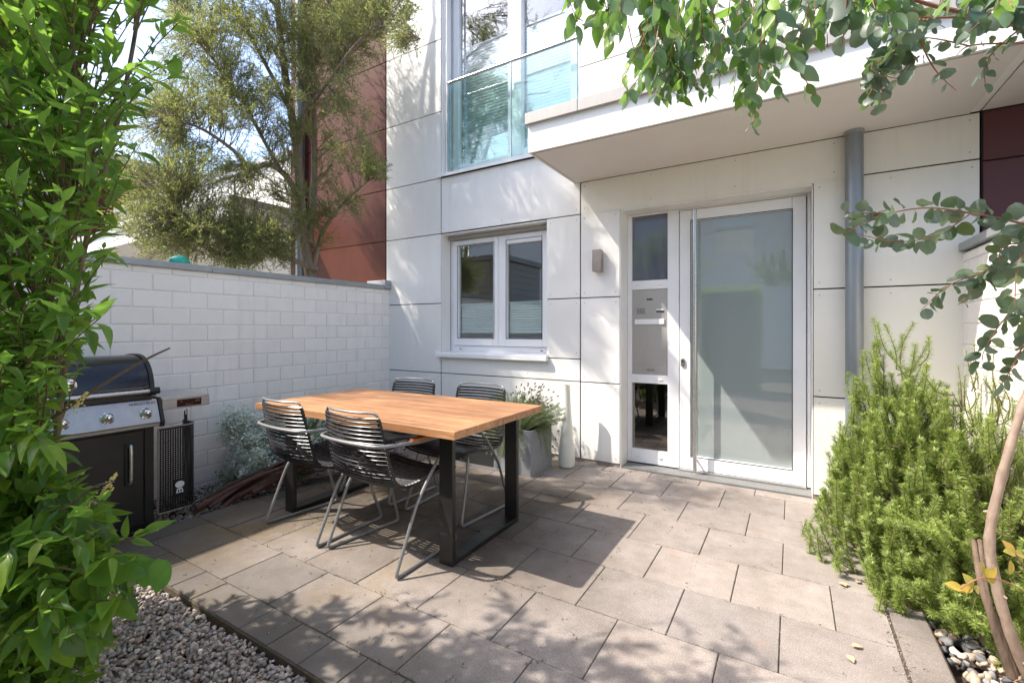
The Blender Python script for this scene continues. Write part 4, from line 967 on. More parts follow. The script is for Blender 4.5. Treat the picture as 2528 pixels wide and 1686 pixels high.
# bundle of dark branches lying along the wall
bd = thing('branch_bundle', 'bundle of dark red brown branches lying on gravel beside the paving', 'branches', (.9, -1.8, 0))
for i in range(26):
    t0 = random.uniform(0, .25); a = np.array((.68+random.uniform(-.09, .13), -2.46+t0*1.6, .0+random.uniform(-.02, .05))); e = np.array((1.20+random.uniform(-.34, .12), -.98+random.uniform(-.3, .12), .02+random.uniform(0, .30)))
    bow = random.uniform(0, 1); L_ = [a]
    for k in range(1, 6):
        f_ = k/6; bow = bow+random.uniform(-.08, .08); m_ = a+(e-a)*f_; s_ = math.sin(PI*f_)
        L_.append(m_+np.array((random.uniform(-.02, .02)+(bow-.5)*.17*s_-.10*s_, random.uniform(-.02, .02), s_*.10*bow+random.uniform(-.008, .008)+.01)))
    L_.append(e); q = smooth_path(L_, 5); r_ = random.choice([.007, .009, .011, .014, .018, .022])
    b = MB(); b.tube(q, list(np.linspace(r_, r_*.55, len(q))), 9)
    for k in range(random.randint(0, 2)):
        p = q[random.randint(6, len(q)-6)]; d = rnd(1)[0]; d[2] = abs(d[2]); b.tube([p, p+d*.035], [r_*.5, r_*.35], 6)
    b.build('branch', M['branch'], bd, True)

gb = MB(); gb.lathe([(.002, -.062)]+[(.075*math.sin(a), -.062*math.cos(a)) for a in np.linspace(.2, PI-.05, 12)], -.12, -2.18, 24, 'Z', 1.757); tag(gb.build('glass_ball', M['greenglass'], None, True), 'turquoise glass ball just behind the garden wall cap', 'ornament')

# ------------------------------------------------------------------ rosemary bushes at right
def rosemary(name, label, base, stems, per=620, L=.033, seedtr=True):
    t = thing(name, label, 'bush', base)
    needles(stems, per, L, .0026, M['l_rose'], 'foliage', t, .78, .28); stemmesh(stems, .0035, .0012, M['bark_hedge'], 'stems', t, 5)
    return t
def rstems(n, base, ext, hmax, hmin=.25, lean=(0, 0)):
    out = []
    for _ in range(n):
        a = random.uniform(0, 2*PI); u = math.sqrt(random.random())
        ex, ey = math.cos(a)*u*ext[0]+lean[0], math.sin(a)*u*ext[1]+lean[1]
        h = hmin+(hmax-hmin)*(1-u**1.7)*random.uniform(.55, 1.0)
        L = random.uniform(.14, .38); b0 = np.array(base); tip = b0+np.array([ex, ey, h])+RNG.normal(size=3)*.015
        k_ = random.uniform(.35, .85); st = b0+np.array([ex*k_, ey*k_, h-L*random.uniform(.6, 1)])+RNG.normal(size=3)*np.array((.035, .035, 0))
        mid = (st+tip)/2+np.array([ex*.08, ey*.08, -.02])+RNG.normal(size=3)*.012; out.append([st, mid, tip])
    return out
R0 = (4.80, -.95, 0)
stm = []
# tall rear part with spires, then skirts that spill over the edging
stm += rstems(230, (4.62, -.76, 0), (.33, .36), 1.40, .36)
stm += rstems(210, (4.60, -.90, 0), (.40, .44), .98, .12)
stm += rstems(150, (4.84, -1.12, 0), (.34, .42), .98, .12)
stm += rstems(90, (4.78, -1.25, 0), (.32, .36), .55, .04)
stm += rstems(190, (4.66, -1.0, 0), (.34, .34), 1.02, .30)+rstems(120, (4.66, -1.25, 0), (.26, .26), .60, .12)
def lowst(x, y, z, dx, dy, dz): return [np.array((x, y, z)), np.array((x+dx*.5, y+dy*.5, z+dz*.5-.01)), np.array((x+dx, y+dy, z+dz))]
for i in range(24):
    y = random.uniform(-1.5, -.35); x = 4.70; a = random.uniform(-.16, .1)
    stm.append(lowst(x, y, random.uniform(.05, .45), -random.uniform(.08, .28), a-.1, random.uniform(.0, .22)))
for i in range(20): stm.append(lowst(4.72+random.uniform(-.04, .08), -1.42+random.uniform(-.08, .12), .06, -random.uniform(.02, .14), -random.uniform(.03, .18), random.uniform(.02, .13)))
ros = rosemary('rosemary_bush', 'big bright green rosemary spilling over the paving edge at right', R0, stm)
b = MB()
for k in range(9):
    a = random.uniform(0, 2*PI); e = np.array((4.72+math.cos(a)*.25, -.9+math.sin(a)*.35, random.uniform(.35, .8))); s = np.array((4.86+random.uniform(-.03, .03), -1.18+random.uniform(-.05, .05), -.05))
    q = smooth_path([s, s+(e-s)*.35+np.array((0, 0, .06)), s+(e-s)*.7+rnd(1)[0]*.03, e], 5); b.tube(q, list(np.linspace(.014, .004, len(q))), 7)
b.build('branch', M['bark_hedge'], ros, True)
b = MB()
for k in range(2):
    q = smooth_path([at(2330-6*k, 1545+8*k, 1.62)+np.array((0, 0, 0)), at(2290-5*k, 1440, 1.64), at(2255+6*k, 1350, 1.68), at(2235+14*k, 1240, 1.8)], 5); b.tube(q, list(np.linspace(.016, .008, len(q))), 9)
b.build('trunk', M['bark_wood'], ros, True)
stm2 = rstems(70, (4.97, -.48, 0), (.16, .26), 1.14, .5)+rstems(60, (4.95, -.9, 0), (.13, .3), 1.16, .5)
rosemary('rosemary_bush', 'smaller pale rosemary behind, in front of the sunlit white wall', (4.97, -.5, 0), stm2, 300, .024)

# ------------------------------------------------------------------ eucalyptus at right: trunk, branches overhead
eu = thing('eucalyptus_tree', 'slender eucalyptus with pale trunk at right and leafy boughs overhead', 'tree', tuple(at(2400, 1610, 1.55)))
tr_pts = [at(2415, 1640, 1.60), at(2372, 1575, 1.60), at(2322, 1460, 1.60), at(2287, 1340, 1.62), at(2272, 1235, 1.63), at(2296, 1110, 1.63), at(2335, 975, 1.62), at(2385, 830, 1.60), at(2450, 640, 1.55), at(2500, 400, 1.5), at(2540, 150, 1.45), at(2560, -150, 1.4), at(2520, -500, 1.35)]
b = MB(); q = smooth_path(tr_pts, 6); nrm = [(.0175-.009*i/len(q))*(1+.05*math.sin(i*1.7)+.10*(i % 7 == 3)) for i in range(len(q))]; b.tube(q, nrm, 14)
for k in (9, 17, 27, 33): p = q[k]; d = rnd(1)[0]; b.tube([p, p+d*.026], [.007, .004], 7)
b.build('trunk', M['bark_euc'], eu, True)
tw = []; rp = []; rX = []; rN = []; rS = []; lp_ = []; lX = []; lN = []; lS = []
def leafy(path, size, step, kind, start=.1, droop=.5, r0=.0028):
    q = np.array(smooth_path(path, 6)); tw.append((q, r0)); seg = np.linalg.norm(np.diff(q, axis=0), axis=1); L = seg.sum(); cum = np.r_[0, np.cumsum(seg)]
    s = L*start; flip = random.random()*PI
    while s <= L:
        i = min(np.searchsorted(cum, s, side='right')-1, len(q)-2); p = q[i]+(q[i+1]-q[i])*((s-cum[i])/max(seg[i], 1e-6)); T = (q[i+1]-q[i])/max(seg[i], 1e-6)
        r_ = RNG.normal(size=3); r_ -= T*(r_@T); r_ /= np.linalg.norm(r_)
        for sg in (1, -1):
            if random.random() < .1: continue
            d = T*.55+r_*sg+np.array([0, 0, -droop*random.uniform(.5, 1.5)]); N = np.cross(d, RNG.normal(size=3))+np.array([0, 0, .5])
            sz = size*random.uniform(.65, 1.15)*(1-.25*s/L)
            if kind == 'r': rp.append(p+d/np.linalg.norm(d)*.006); rX.append(d); rN.append(N); rS.append(sz)
            else: lp_.append(p+d/np.linalg.norm(d)*.005); lX.append(d); lN.append(N); lS.append(sz)
        s += step*random.uniform(.7, 1.3)
def leafyR(pts, size, step, kind, **k): leafy([at(*p) for p in pts], size, step, kind, **k)
# main boughs (from the right, out of the frame, arching over the patio)
leafyR([(2520, 250, 1.35), (2351, 60, 1.35), (2260, 40, 1.36), (2130, 10, 1.38), (1980, -40, 1.40), (1800, -90, 1.42), (1550, -110, 1.42), (1300, -120, 1.45)], .05, .07, 'l', start=.4, r0=.009)
leafyR([(2500, 200, 1.30), (2351, 72, 1.25), (2240, 42, 1.24), (2090, 38, 1.22), (1900, -10, 1.22)], .045, .12, 'r', start=.5, r0=.006)
def hang(x0, x1, y0, ylo, yhi, n, size, kind, d0=1.0, d1=1.4, step=.036, tilt=0):
    for _ in range(n):
        x = random.uniform(x0, x1); d = random.uniform(d0, d1); yb = random.uniform(ylo, yhi); dx = random.gauss(0, 55)+tilt
        leafyR([(x-dx*.3, y0, d), (x, (y0+yb)/2, d+random.uniform(-.03, .03)), (x+dx, yb, d+random.uniform(-.05, .05))], size*random.uniform(.8, 1.15), step, kind, start=.25, droop=1.3, r0=.0016)
hang(1300, 1430, -90, 0, 60, 6, .060, 'l'); hang(1370, 1500, -90, 30, 110, 7, .062, 'l')
hang(1470, 1620, -90, 110, 215, 15, .062, 'l'); hang(1580, 1800, -90, 120, 225, 18, .062, 'l'); hang(1700, 1760, -60, 200, 240, 5, .066, 'l')
hang(1460, 1560, 60, 190, 235, 9, .045, 'l', step=.022)
hang(1790, 2000, -90, 10, 105, 16, .058, 'l'); hang(1850, 2100, -60, 60, 120, 9, .046, 'r'); hang(1980, 2380, -110, -30, 50, 17, .058, 'l'); hang(2230, 2420, -60, 20, 100, 16, .055, 'r', d0=1.15, d1=1.35)
for k in range(5): leafyR([(2100+k*8, 40, 1.20+k*.03), (2060+k*random.randint(-8, 10), 110, 1.22+k*.03), (2000+k*random.randint(-9, 9), 160, 1.22+k*.03), (2030+random.randint(-45, 40), 200+random.randint(-20, 40), 1.22+k*.03)], .050, .026, 'r', start=.15, droop=.6)
leafyR([(2110, 60, 1.28), (2120, 110, 1.3), (2150, 165, 1.3), (2195, 208, 1.3)], .040, .035, 'r', start=.35)
leafyR([(2110, 130, 1.3), (2080, 155, 1.3), (2070, 175, 1.3)], .036, .03, 'r')
leafyR([(2351, 60, 1.3), (2290, 110, 1.3), (2262, 150, 1.3), (2262, 195, 1.3)], .040, .025, 'r', start=.3)
leafyR([(2351, 100, 1.3), (2230, 105, 1.3), (2190, 135, 1.3)], .030, .035, 'r', start=.2)
leafyR([(2240, 110, 1.35), (2150, 90, 1.35), (2080, 85, 1.35)], .030, .03, 'r', start=.2)
leafyR([(1725, 195, 1.3), (1732, 250, 1.3), (1728, 288, 1.3)], .036, .028, 'r', start=.3, droop=.1)
# side branches that reach in from the right at mid height
leafyR([(2470, 560, 1.45), (2351, 515, 1.36), (2230, 490, 1.33), (2120, 478, 1.30), (2010, 500, 1.28), (1935, 540, 1.27)], .052, .030, 'r', start=.12, droop=.1, r0=.004)
leafyR([(2230, 490, 1.33), (2150, 540, 1.32), (2060, 555, 1.31), (1960, 535, 1.30)], .050, .026, 'r', start=.1, droop=.1, r0=.002)
leafyR([(2060, 500, 1.3), (2020, 490, 1.3), (1975, 490, 1.3), (1940, 487, 1.3)], .036, .02, 'r', start=.3, droop=0)
leafyR([(2455, 660, 1.5), (2351, 590, 1.40), (2270, 620, 1.38), (2180, 655, 1.36), (2115, 712, 1.35)], .052, .028, 'r', start=.1, r0=.003)
leafyR([(2300, 610, 1.38), (2240, 660, 1.36), (2200, 700, 1.36)], .05, .03, 'r', start=.2)
leafyR([(2440, 760, 1.5), (2351, 700, 1.42), (2300, 740, 1.40), (2262, 800, 1.40), (2255, 828, 1.40)], .052, .028, 'r', start=.1, r0=.003)
leafyR([(2420, 740, 1.45), (2360, 780, 1.38), (2320, 850, 1.36), (2300, 880, 1.35)], .055, .03, 'r', start=.1)
leafyR([(2430, 560, 1.4), (2351, 560, 1.32), (2300, 570, 1.3), (2290, 640, 1.3)], .055, .03, 'r', start=.2)
leafyR([(2470, 480, 1.3), (2400, 520, 1.25), (2340, 600, 1.22), (2330, 700, 1.22)], .06, .03, 'r', start=.2)
V, F = variants(RV, RF, rp, rX, rN, rS); np_obj('foliage', V, F, M['l_euc2'], eu, True)
V, F = variants(EV, EF, lp_, lX, lN, np.stack([lS, np.array(lS)*1.05, lS], 1)); np_obj('foliage', V, F, M['l_euc'], eu, True)
b = MB()
for q, r0 in tw: b.tube(q, list(np.linspace(r0, .0009, len(q))), 6, False)
b.build('branch', M['bark_red'], eu, True)
# yellow leaved twig by the trunk
yp = []; yX = []
for (x, y, dx, dy) in ((2235, 1345, -22, -28), (2235, 1345, 30, 30), (2262, 1325, -8, -30), (2262, 1325, 24, -20), (2262, 1325, 38, 12), (2235, 1345, -30, 10), (2210, 1350, -40, -12), (2330, 1270, -50, -12), (2330, 1270, -28, -32), (2330, 1270, 26, 4), (2320, 1285, 2, 34)):
    p = at(x, y, 1.45); yp.append(p); yX.append(at(x+dx, y+dy, 1.45+random.uniform(-.02, .02))-p)
yt = thing('yellow_sapling', 'twig with yellow and orange leaves in front of the pale trunk', 'plant', tuple(at(2351, 1330, 1.45)))
V, F = instances(EV*np.array([1, 1.15, 1]), EF, yp, yX, np.tile(-FW+np.array([0, 0, .5]), (len(yp), 1))+rnd(len(yp))*.4, [.046]*len(yp)); np_obj('foliage', V, F, M['l_yellow'], yt, True)
b = MB(); b.tube(smooth_path([at(2395, 1660, 1.45), at(2380, 1500, 1.45), at(2365, 1400, 1.45), at(2340, 1350, 1.45), at(2262, 1325, 1.45), at(2205, 1350, 1.45)], 5), .0022, 6); b.tube(smooth_path([at(2380, 1500, 1.45), at(2372, 1350, 1.45), at(2330, 1270, 1.45)], 5), .002, 6); b.build('stem', M['bark_red'], yt, True)

# ------------------------------------------------------------------ big-leaved shrub at left in the foreground
hs = thing('large_shrub', 'big leafy green shrub filling the left side of the view', 'shrub', (1.9, -3.6, -.07))
bx_add = 14
by = np.array([-400, 0, 60, 200, 300, 350, 380, 450, 520, 600, 700, 780, 850, 900, 960, 1040, 1120, 1200, 1300, 1400, 1480, 1570, 1700])
bx = np.array([430, 405, 415, 385, 350, 375, 315, 305, 290, 280, 265, 225, 150, 105, 95, 150, 190, 270, 290, 280, 225, 205, 180])
stems = []
for i in range(6):
    x0 = random.uniform(1.2, 2.4); y0 = random.uniform(-4.3, -3.9); P = [np.array((x0, y0, -.08))]
    for k in range(5): P.append(P[-1]+np.array((random.uniform(-.10, .10), random.uniform(-.08, .10), .56)))
    stems.append(np.array(smooth_path(P, 6)))
for x0, y0, h_ in ((1.2, -3.6, 1.9), (1.65, -3.55, 2.4), (2.1, -3.6, 2.7)): stems.append(np.array(smooth_path([np.array((x0+random.uniform(-.06, .06), y0+random.uniform(-.06, .06), z_)) for z_ in np.linspace(-.08, h_, 6)], 6)))
for pts in ([(90, 900, 1.25), (120, 640, 1.28), (165, 420, 1.3), (175, 230, 1.32), (150, 130, 1.34), (165, -60, 1.36), (200, -300, 1.4)], [(130, 1000, 1.35), (170, 700, 1.4), (215, 480, 1.42), (270, 280, 1.45), (310, 80, 1.45), (330, -80, 1.5), (360, -300, 1.5)]):
    stems.append(np.array(smooth_path([at(40, 1900, 1.35)]+[at(*p) for p in pts], 6)))
b = MB()
for q in stems: b.tube(q, list(np.linspace(.009, .004, len(q))), 9)
b.build('trunk', M['bark_hedge'], hs, True)
allst = np.concatenate(stems); lp_ = []; lX = []; lN = []; lS = []; tws = []
cnt = 0
while cnt < 1590:
    sx, sy = random.uniform(-650, 440), (random.uniform(-520, 1750) if cnt < 960 else random.uniform(780, 1700))
    if cnt > 960: sx = random.uniform(-80, 300)
    d = random.uniform(.90, 1.30) if random.random() < .72 else random.uniform(1.3, 2.1)
    lim = np.interp(sy, by, bx)+18*math.sin(sy*.045)+14*math.sin(sy*.11+1)
    if cnt < 1130 and sx > lim-8+random.choice((0, 0, 0, 35)): continue
    tip = at(sx, sy, d)
    if cnt >= 1130:
        x_ = random.uniform(1.0, 2.35); zt = np.interp(x_, [1.0, 1.37, 1.56, 1.95, 2.35], [1.4, 2.3, 2.55, 2.75, 2.9]); tip = np.array((x_, random.uniform(-3.78, -3.42), random.uniform(.4, zt+.05)))
        fx, fy, fz = proj(tip[None])
        if fz[0] > .3 and fx[0] > np.interp(fy[0], by, bx)-10 and fy[0] > -20: continue
    if tip[2] < .05 or tip[2] > 2.92 or tip[1] > -2.9 or tip[0] < .95: continue
    dist = np.linalg.norm((allst-tip)*np.array([1, 1, 1.3])+np.array([0, 0, .35]), axis=1); k = np.argmin(dist); s0 = allst[k]
    v = tip-s0; L = np.linalg.norm(v)
    if L > .5: s0 = tip-v/L*.5
    mid = (s0+tip)/2+np.array((0, 0, .05))+rnd(1)[0]*.03
    q = np.array(smooth_path([s0, mid, tip], 6)); tws.append(q); cnt += 1
    nl = random.randint(8, 13); size = random.uniform(.045, .096)*(1.25 if sy > 1000 else 1)
    fl = random.random()*PI
    for j in range(nl):
        t = .30+.70*j/(nl-1); i = t*(len(q)-1); i0 = min(int(i), len(q)-2); p = q[i0]+(q[i0+1]-q[i0])*(i-i0); T = q[i0+1]-q[i0]; T /= np.linalg.norm(T)
        r_ = RNG.normal(size=3); r_ -= T*(r_@T); r_ /= np.linalg.norm(r_)
        dd = T*(.5+.7*t)+r_*.9+np.array([0, 0, -.12]); lp_.append(p); lX.append(dd); N = np.cross(np.cross(dd, np.array([0, 0, 1.])), dd)+rnd(1)[0]*.6
        lN.append(N); lS.append(size*random.uniform(.7, 1.15)*(1-.2*t))
lp_ = np.array(lp_); lX = np.array(lX); lN = np.array(lN); lS = np.array(lS)
tipx = lp_+lX/np.linalg.norm(lX, axis=1, keepdims=True)*lS[:, None]
px, py, pz = proj(tipx); keep = (px < np.interp(py, by, bx)+62) | (pz < 0)
px, py, pz = proj(lp_); keep &= (pz > .55)
lp_, lX, lN, lS = lp_[keep], lX[keep], lN[keep], lS[keep]
wv = RNG.uniform(.72, 1.2, len(lS))
V, F = variants(LV, LF, lp_, lX, lN, np.stack([lS, lS*wv, lS], 1)); np_obj('foliage', V, F, M['l_hedge'], hs, True)
b = MB()
for q in tws: b.tube(q, list(np.linspace(.0024, .0009, len(q))), 5, False)
ex = smooth_path([at(120, 960, 1.15), at(210, 900, 1.12), at(290, 850, 1.10), at(345, 820, 1.08), at(390, 799, 1.07)], 6); b.tube(ex, list(np.linspace(.0045, .0018, len(ex))), 7)
ex2 = smooth_path([at(60, 1200, 1.05), at(150, 1165, 1.03), at(210, 1120, 1.02), at(262, 1105, 1.02)], 5); b.tube(ex2, list(np.linspace(.004, .0016, len(ex2))), 6)
b.build('twig', M['bark_hedge'], hs, True)
# close sprays with individually placed big leaves
def spray(stem, leaves, m=M['l_hedge'], T=(LV, LF), wid=1.2, stemr=.0022):
    q = smooth_path([at(*p) for p in stem], 5); pos = []; X = []; S = []; N = []
    for (x, y, d, x2, y2, dd) in leaves:
        p = at(x, y, d); e = at(x2, y2, d+dd); pos.append(p); X.append(e-p); S.append(np.linalg.norm(e-p)); N.append(-FW+UP*.9+rnd(1)[0]*.35)
    V, F = instances(T[0], T[1], pos, X, N, np.stack([S, np.array(S)*wid, S], 1)); return q, V, F
sp = [spray([(60, 1290, 1.0), (130, 1300, 1.0), (197, 1315, 1.0)], [(197, 1315, 1.0, 205, 1237, .0), (197, 1315, 1.0, 338, 1310, .02), (197, 1318, 1.0, 190, 1410, .02), (197, 1315, 1.0, 245, 1385, .03), (200, 1318, 1.0, 262, 1260, .02)], wid=1.5),
      spray([(40, 1450, .95), (90, 1450, .95), (140, 1450, .95)], [(140, 1450, .95, 115, 1370, 0), (140, 1450, .95, 235, 1400, .01), (140, 1455, .95, 240, 1500, .02), (140, 1450, .95, 60, 1520, 0), (140, 1455, .95, 155, 1545, .01)], wid=1.5),
      spray([(180, 1290, 1.1), (270, 1250, 1.1), (330, 1222, 1.1)], [(328, 1222, 1.1, 400, 1192, .02), (300, 1240, 1.1, 355, 1250, .02), (290, 1235, 1.1, 288, 1185, 0), (275, 1248, 1.1, 235, 1220, 0), (305, 1230, 1.1, 350, 1215, .0)], wid=1.0)]
for q, V, F in sp:
    np_obj('leaf_spray', V, F, M['l_hedge'], hs, True); b = MB(); b.tube(q, .0022, 6, False); b.build('twig', M['bark_hedge'], hs, True)
vn = thing('bindweed', 'heart-leaved bright green climber trailing from the shrub over the gravel', 'plant', tuple(at(240, 1300, 1.05)))
q, V, F = spray([(230, 1296, 1.02), (290, 1290, 1.03), (350, 1288, 1.04), (385, 1284, 1.04)], [(340, 1278, 1.04, 318, 1368, .0), (378, 1285, 1.03, 345, 1378, -.02), (280, 1275, 1.03, 292, 1300, .02)], T=(HV, HF), wid=.85)
np_obj('foliage', V, F, M['l_green'], vn, True); b = MB(); b.tube(q, .0012, 6, False); b.build('stem', M['l_green'], vn, True)
# small yellowish flower panicles
for (x, y, d, x2, y2) in ((235, 1135, 1.05, 268, 1088), (200, 1165, 1.05, 262, 1118), (170, 940, 1.1, 200, 900)):
    a0 = at(x, y, d); a1 = at(x2, y2, d); b = MB()
    for k in range(46):
        t = random.random(); p = a0+(a1-a0)*t+RNG.normal(size=3)*.0055*(1.1-t); b.tube([p, p+rnd(1)[0]*.0042], [.0020, .0014], 5)
    b.build('flower_panicle', M['panic'], hs, True)

# ------------------------------------------------------------------ fine-leaved tree behind the garden wall
ft = thing('fine_leaved_tree', 'tall feathery fine-leaved tree behind the garden wall', 'tree', (-.45, -.76, 0))
limbs = []
def limb(pts, r0, r1): q = np.array(smooth_path([at(*p) for p in pts], 6)); limbs.append((q, r0, r1)); return q
TD = 5.1
limb([(735, 985, TD), (722, 720, TD), (712, 628, TD), (700, 560, TD), (690, 460, TD), (684, 360, TD), (668, 255, TD), (652, 150, TD), (636, 0, TD), (628, -160, TD), (640, -330, TD)], .068, .022)
limb([(697, 500, TD), (668, 420, TD-.1), (620, 378, TD-.2), (575, 385, TD-.3), (535, 345, TD-.4), (470, 300, TD-.5), (400, 270, TD-.6)], .036, .010)
limb([(645, 393, TD-.1), (610, 330, TD-.15), (560, 240, TD-.2), (500, 150, TD-.3), (430, 60, TD-.3), (380, -60, TD-.3)], .022, .008)
limb([(716, 640, TD), (738, 540, TD), (785, 470, TD-.2), (845, 415, TD-.4)], .028, .010)
limb([(730, 620, TD-.05), (640, 585, TD-.2), (560, 560, TD-.4), (480, 540, TD-.6), (420, 500, TD-.7), (390, 440, TD-.8)], .030, .008)
limb([(684, 340, TD), (712, 200, TD), (742, 80, TD-.1), (770, -60, TD-.2), (800, -200, TD-.3)], .034, .010)
limb([(700, 260, TD), (760, 180, TD-.4), (830, 90, TD-.8), (900, 60, TD-1.0), (965, 90, TD-1.2)], .022, .006)
limb([(730, 120, TD), (800, 40, TD-.5), (880, -30, TD-.9), (960, -80, TD-1.2)], .02, .006)
limb([(664, 250, TD), (600, 130, TD), (540, 20, TD), (500, -120, TD)], .024, .008)
limb([(640, 20, TD), (560, -60, TD-.3), (470, -160, TD-.6)], .02, .006)
limb([(712, 560, TD), (720, 440, TD+.1), (722, 300, TD+.1), (715, 120, TD+.1), (725, -80, TD+.1), (760, -260, TD)], .04, .014)
limb([(636, -60, TD), (700, -200, TD), (720, -380, TD), (760, -520, TD)], .02, .006)
limb([(745, 60, TD), (850, -120, TD-.5), (980, -250, TD-1.0), (1060, -300, TD-1.2)], .02, .006)
b = MB()
for q, r0, r1 in limbs: b.tube(q, list(np.linspace(r0, r1, len(q))), 10)
b.build('trunk', M['bark_tree'], ft, True)
allq = np.concatenate([q for q, _, _ in limbs])
cl_ = []   # crown: ellipsoid lobes (x, y, depth, rx, ry, rd, n)
lobes = [(470, 90, 4.9, 110, 110, .6, 75), (600, 70, 5.0, 120, 110, .7, 85), (740, 60, 5.0, 110, 110, .7, 80), (850, 30, 4.5, 75, 75, .5, 42), (400, 250, 4.8, 65, 90, .5, 42), (510, 230, 4.8, 110, 90, .6, 80),
         (620, 230, 5.0, 70, 80, .6, 34), (740, 250, 5.1, 70, 80, .5, 30), (430, 400, 4.6, 85, 75, .6, 62), (550, 420, 4.8, 90, 75, .5, 52), (480, 520, 4.5, 100, 55, .5, 62), (610, 540, 4.7, 90, 60, .5, 58), (560, 590, 4.6, 110, 35, .4, 46),
         (420, 560, 4.4, 50, 45, .4, 24), (640, 440, 4.9, 45, 50, .3, 14), (800, 140, 4.7, 60, 55, .4, 20), (760, 400, 5.0, 30, 60, .2, 8), (855, 395, 4.65, 30, 22, .12, 12), (800, 470, 4.8, 30, 25, .12, 7), (740, 520, 5.0, 25, 60, .15, 9), (930, 85, 3.95, 42, 28, .15, 11), (900, 30, 4.2, 60, 40, .3, 16),
         (820, 250, 4.7, 55, 45, .3, 9), (840, 330, 4.7, 30, 30, .2, 4),
         (520, -90, 4.9, 160, 90, .6, 26), (680, -110, 5.0, 150, 90, .6, 26), (860, -140, 4.6, 120, 100, .6, 12), (760, -330, 5.0, 120, 90, .4, 7), (1000, -230, 4.1, 70, 60, .4, 4)]
pos = []; X = []; tw2 = []
lobes += [(375, 330, 4.7, 55, 60, .5, 28), (370, 470, 4.5, 55, 60, .5, 26), (350, 210, 4.9, 45, 70, .5, 14), (350, 560, 4.3, 50, 45, .4, 18), (290, 400, 4.4, 45, 70, .4, 20), (300, 520, 4.3, 45, 60, .4, 20), (290, 260, 4.6, 45, 70, .4, 14), (700, 150, 5.0, 60, 60, .4, 22), (650, 330, 4.9, 50, 50, .4, 18), (680, 480, 4.9, 40, 60, .3, 16), (800, 60, 4.7, 60, 60, .5, 24), (780, 330, 4.9, 45, 60, .3, 14)]
WLB = []
for (c_, r_, k_) in (((-.3, -1.8, 5.3), (.6, .3, .9), 8), ((-1.95, -1.6, 6.0), (.6, .35, 1.0), 10), ((-1.7, -1.4, 6.1), (.8, .5, 1.1), 6), ((-.7, -1.5, 5.7), (.75, .45, .55), 3), ((.2, -1.6, 5.75), (.7, .4, .5), 4), ((-2.2, -1.3, 5.0), (.6, .5, .9), 3), ((-1.2, -1.9, 7.2), (.9, .6, .6), 3)):
    for _ in range(k_): WLB.append((tuple(np.array(c_)+rnd(1)[0]*np.array(r_)*random.random()**.5), (.17, .13, .26), 15))
for item in [(l, None) for l in lobes]+[(None, w_) for w_ in WLB]:
    if item[0]: x, y, d, rx, ry, rd, n = item[0]
    else: wc, wr, n = item[1]; n = n/1.7
    for _ in range(int(n*1.45)):
        v = rnd(1)[0]*random.random()**.4; tip = at(x+v[0]*rx, y+v[1]*ry, d+v[2]*rd) if item[0] else np.array(wc)+v*np.array(wr)
        if tip[0] < .08 and tip[0] > -.3 and tip[2] < 1.8: continue
        if tip[1] > -.12: tip[1] = -.12-random.random()*.2
        dist = np.linalg.norm(allq-tip+np.array((0, 0, .15)), axis=1); s0 = allq[np.argmin(dist)]; vv = tip-s0; L = np.linalg.norm(vv)
        if L > .55: s0 = tip-vv/L*.55
        mid = (s0+tip)/2+rnd(1)[0]*.05; q = np.array(smooth_path([s0, mid, tip], 5)); tw2.append((q, .005))
        for k in range(8):   # side twiglets
            t = random.uniform(.3, 1); i = t*(len(q)-1); i0 = min(int(i), len(q)-2); p = q[i0]+(q[i0+1]-q[i0])*(i-i0)
            dv = (q[-1]-q[0]); dv = dv/max(np.linalg.norm(dv), 1e-6)*.8+rnd(1)[0]*.8+np.array((0, 0, .25)); dv /= np.linalg.norm(dv); e = p+dv*random.uniform(.10, .2)
            tw2.append((np.array([p, (p+e)/2+rnd(1)[0]*.008, e]), .0016))
            m_ = 14; tt = np.linspace(.1, 1, m_)[:, None]; pos.append(p+(e-p)*tt); X.append(dv*.9+rnd(m_)*.8)
pos = np.concatenate(pos); X = np.concatenate(X); n = len(pos)
V, F = instances(DV, DF, pos, X, rnd(n), np.stack([RNG.uniform(.022, .042, n), RNG.uniform(.0055, .0085, n), np.full(n, .02)], 1)); np_obj('foliage', V, F, M['l_tree'], ft)
print('tree leaves', n)
b = MB()
for q, r0 in tw2: b.tube(q, list(np.linspace(r0, r0*.4, len(q))), 3, False)
b.build('twig', M['bark_tree'], ft, True)

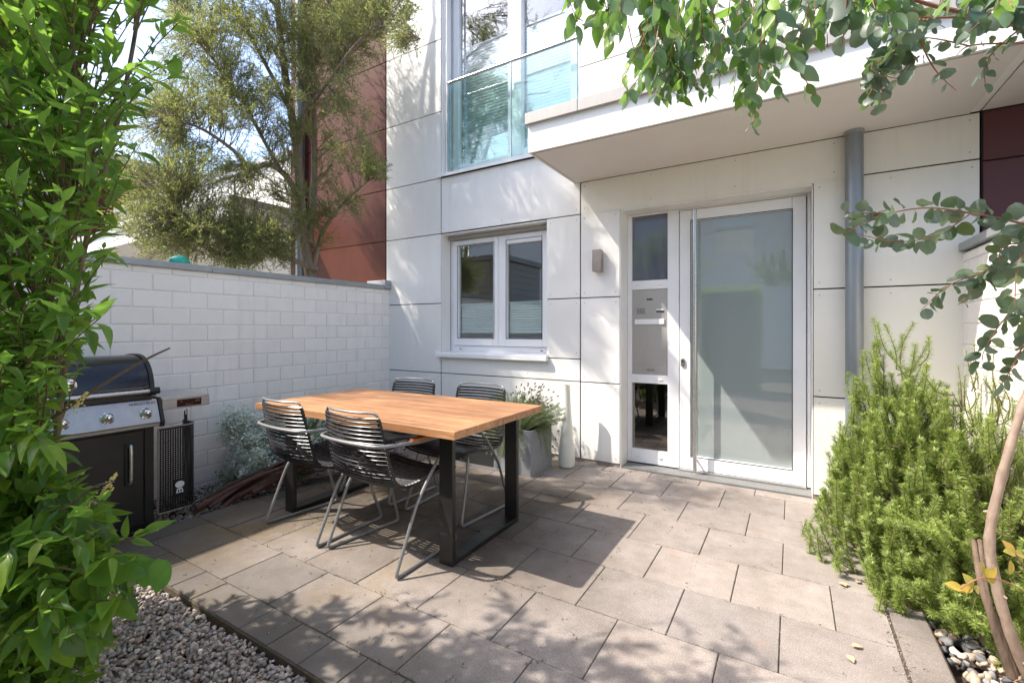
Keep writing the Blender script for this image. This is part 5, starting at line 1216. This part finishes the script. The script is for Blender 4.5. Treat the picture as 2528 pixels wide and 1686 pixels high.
# second tree beyond the wall, left of the view: its crown dapples the table and the paving by the door
ot = thing('olive_tree', 'airy olive tree beyond the left wall, outside the view, dappling the paving', 'tree', (-1.7, -3.3, 0))
lim2 = [np.array(smooth_path(P, 5)) for P in ([(-1.7, -3.3, 0), (-1.65, -3.25, 1.5), (-1.6, -3.3, 3.0), (-1.5, -3.2, 4.4), (-1.3, -3.2, 5.6)], [(-1.6, -3.3, 3.0), (-1.2, -3.1, 4.0), (-.8, -3.0, 4.9), (-.4, -2.9, 5.6)], [(-1.6, -3.3, 3.0), (-1.9, -3.6, 4.0), (-2.0, -3.8, 5.2)])]
b = MB()
for q in lim2: b.tube(q, list(np.linspace(.06, .015, len(q))), 8)
b.build('trunk', M['bark_tree'], ot, True)
al = np.concatenate(lim2); pos = []; X = []; tw3 = []
for wc, wr, n in (((-.7, -2.95, 5.6), (.75, .5, .5), 90), ((-1.6, -3.6, 5.3), (.6, .5, .5), 60), ((-1.7, -3.1, 4.6), (.5, .4, .5), 30)):
    for _ in range(n):
        tip = np.array(wc)+rnd(1)[0]*random.random()**.4*np.array(wr); s0 = al[np.argmin(np.linalg.norm(al-tip, axis=1))]; vv = tip-s0; L = np.linalg.norm(vv)
        if L > .55: s0 = tip-vv/L*.55
        q = np.array(smooth_path([s0, (s0+tip)/2+rnd(1)[0]*.05, tip], 4)); tw3.append(q)
        for k in range(5):
            p = q[random.randint(3, len(q)-1)]; dv = rnd(1)[0]+np.array((0, 0, .2)); dv /= np.linalg.norm(dv); tt = np.linspace(.1, 1, 12)[:, None]; pos.append(p+dv*.16*tt); X.append(dv*.9+rnd(12)*.8)
pos = np.concatenate(pos); X = np.concatenate(X); n = len(pos)
V, F = instances(DV, DF, pos, X, rnd(n), np.stack([RNG.uniform(.035, .055, n), RNG.uniform(.010, .014, n), np.full(n, .02)], 1)); np_obj('foliage', V, F, M['l_tree'], ot)
b = MB()
for q in tw3: b.tube(q, list(np.linspace(.005, .002, len(q))), 3, False)
b.build('twig', M['bark_tree'], ot, True)

# unseen shed shape added beyond the left wall to shade the left paving
M['shed'] = mottled('shade_caster_boards', (.34, .33, .32), (.42, .41, .40), 14, .7, bs=.5, bscale=40, stretch=(1, 6, 1))
sh = thing('shed_shade_caster', 'added grey boarded shed shape beyond the left wall, shading the paving', 'shed', (-1.2, -3.5, 0))
b = MB(); z = 0
while z < 2.5: b.box(-1.9, -.42, -4.3, -2.78, z+.002, z+.123, .003); z += .125
b.build('wall', M['shed'], sh)
b = MB(); b.box(-2.0, -.36, -4.4, -2.74, 2.505, 2.60, .004); b.build('roof', M['cap'], sh)
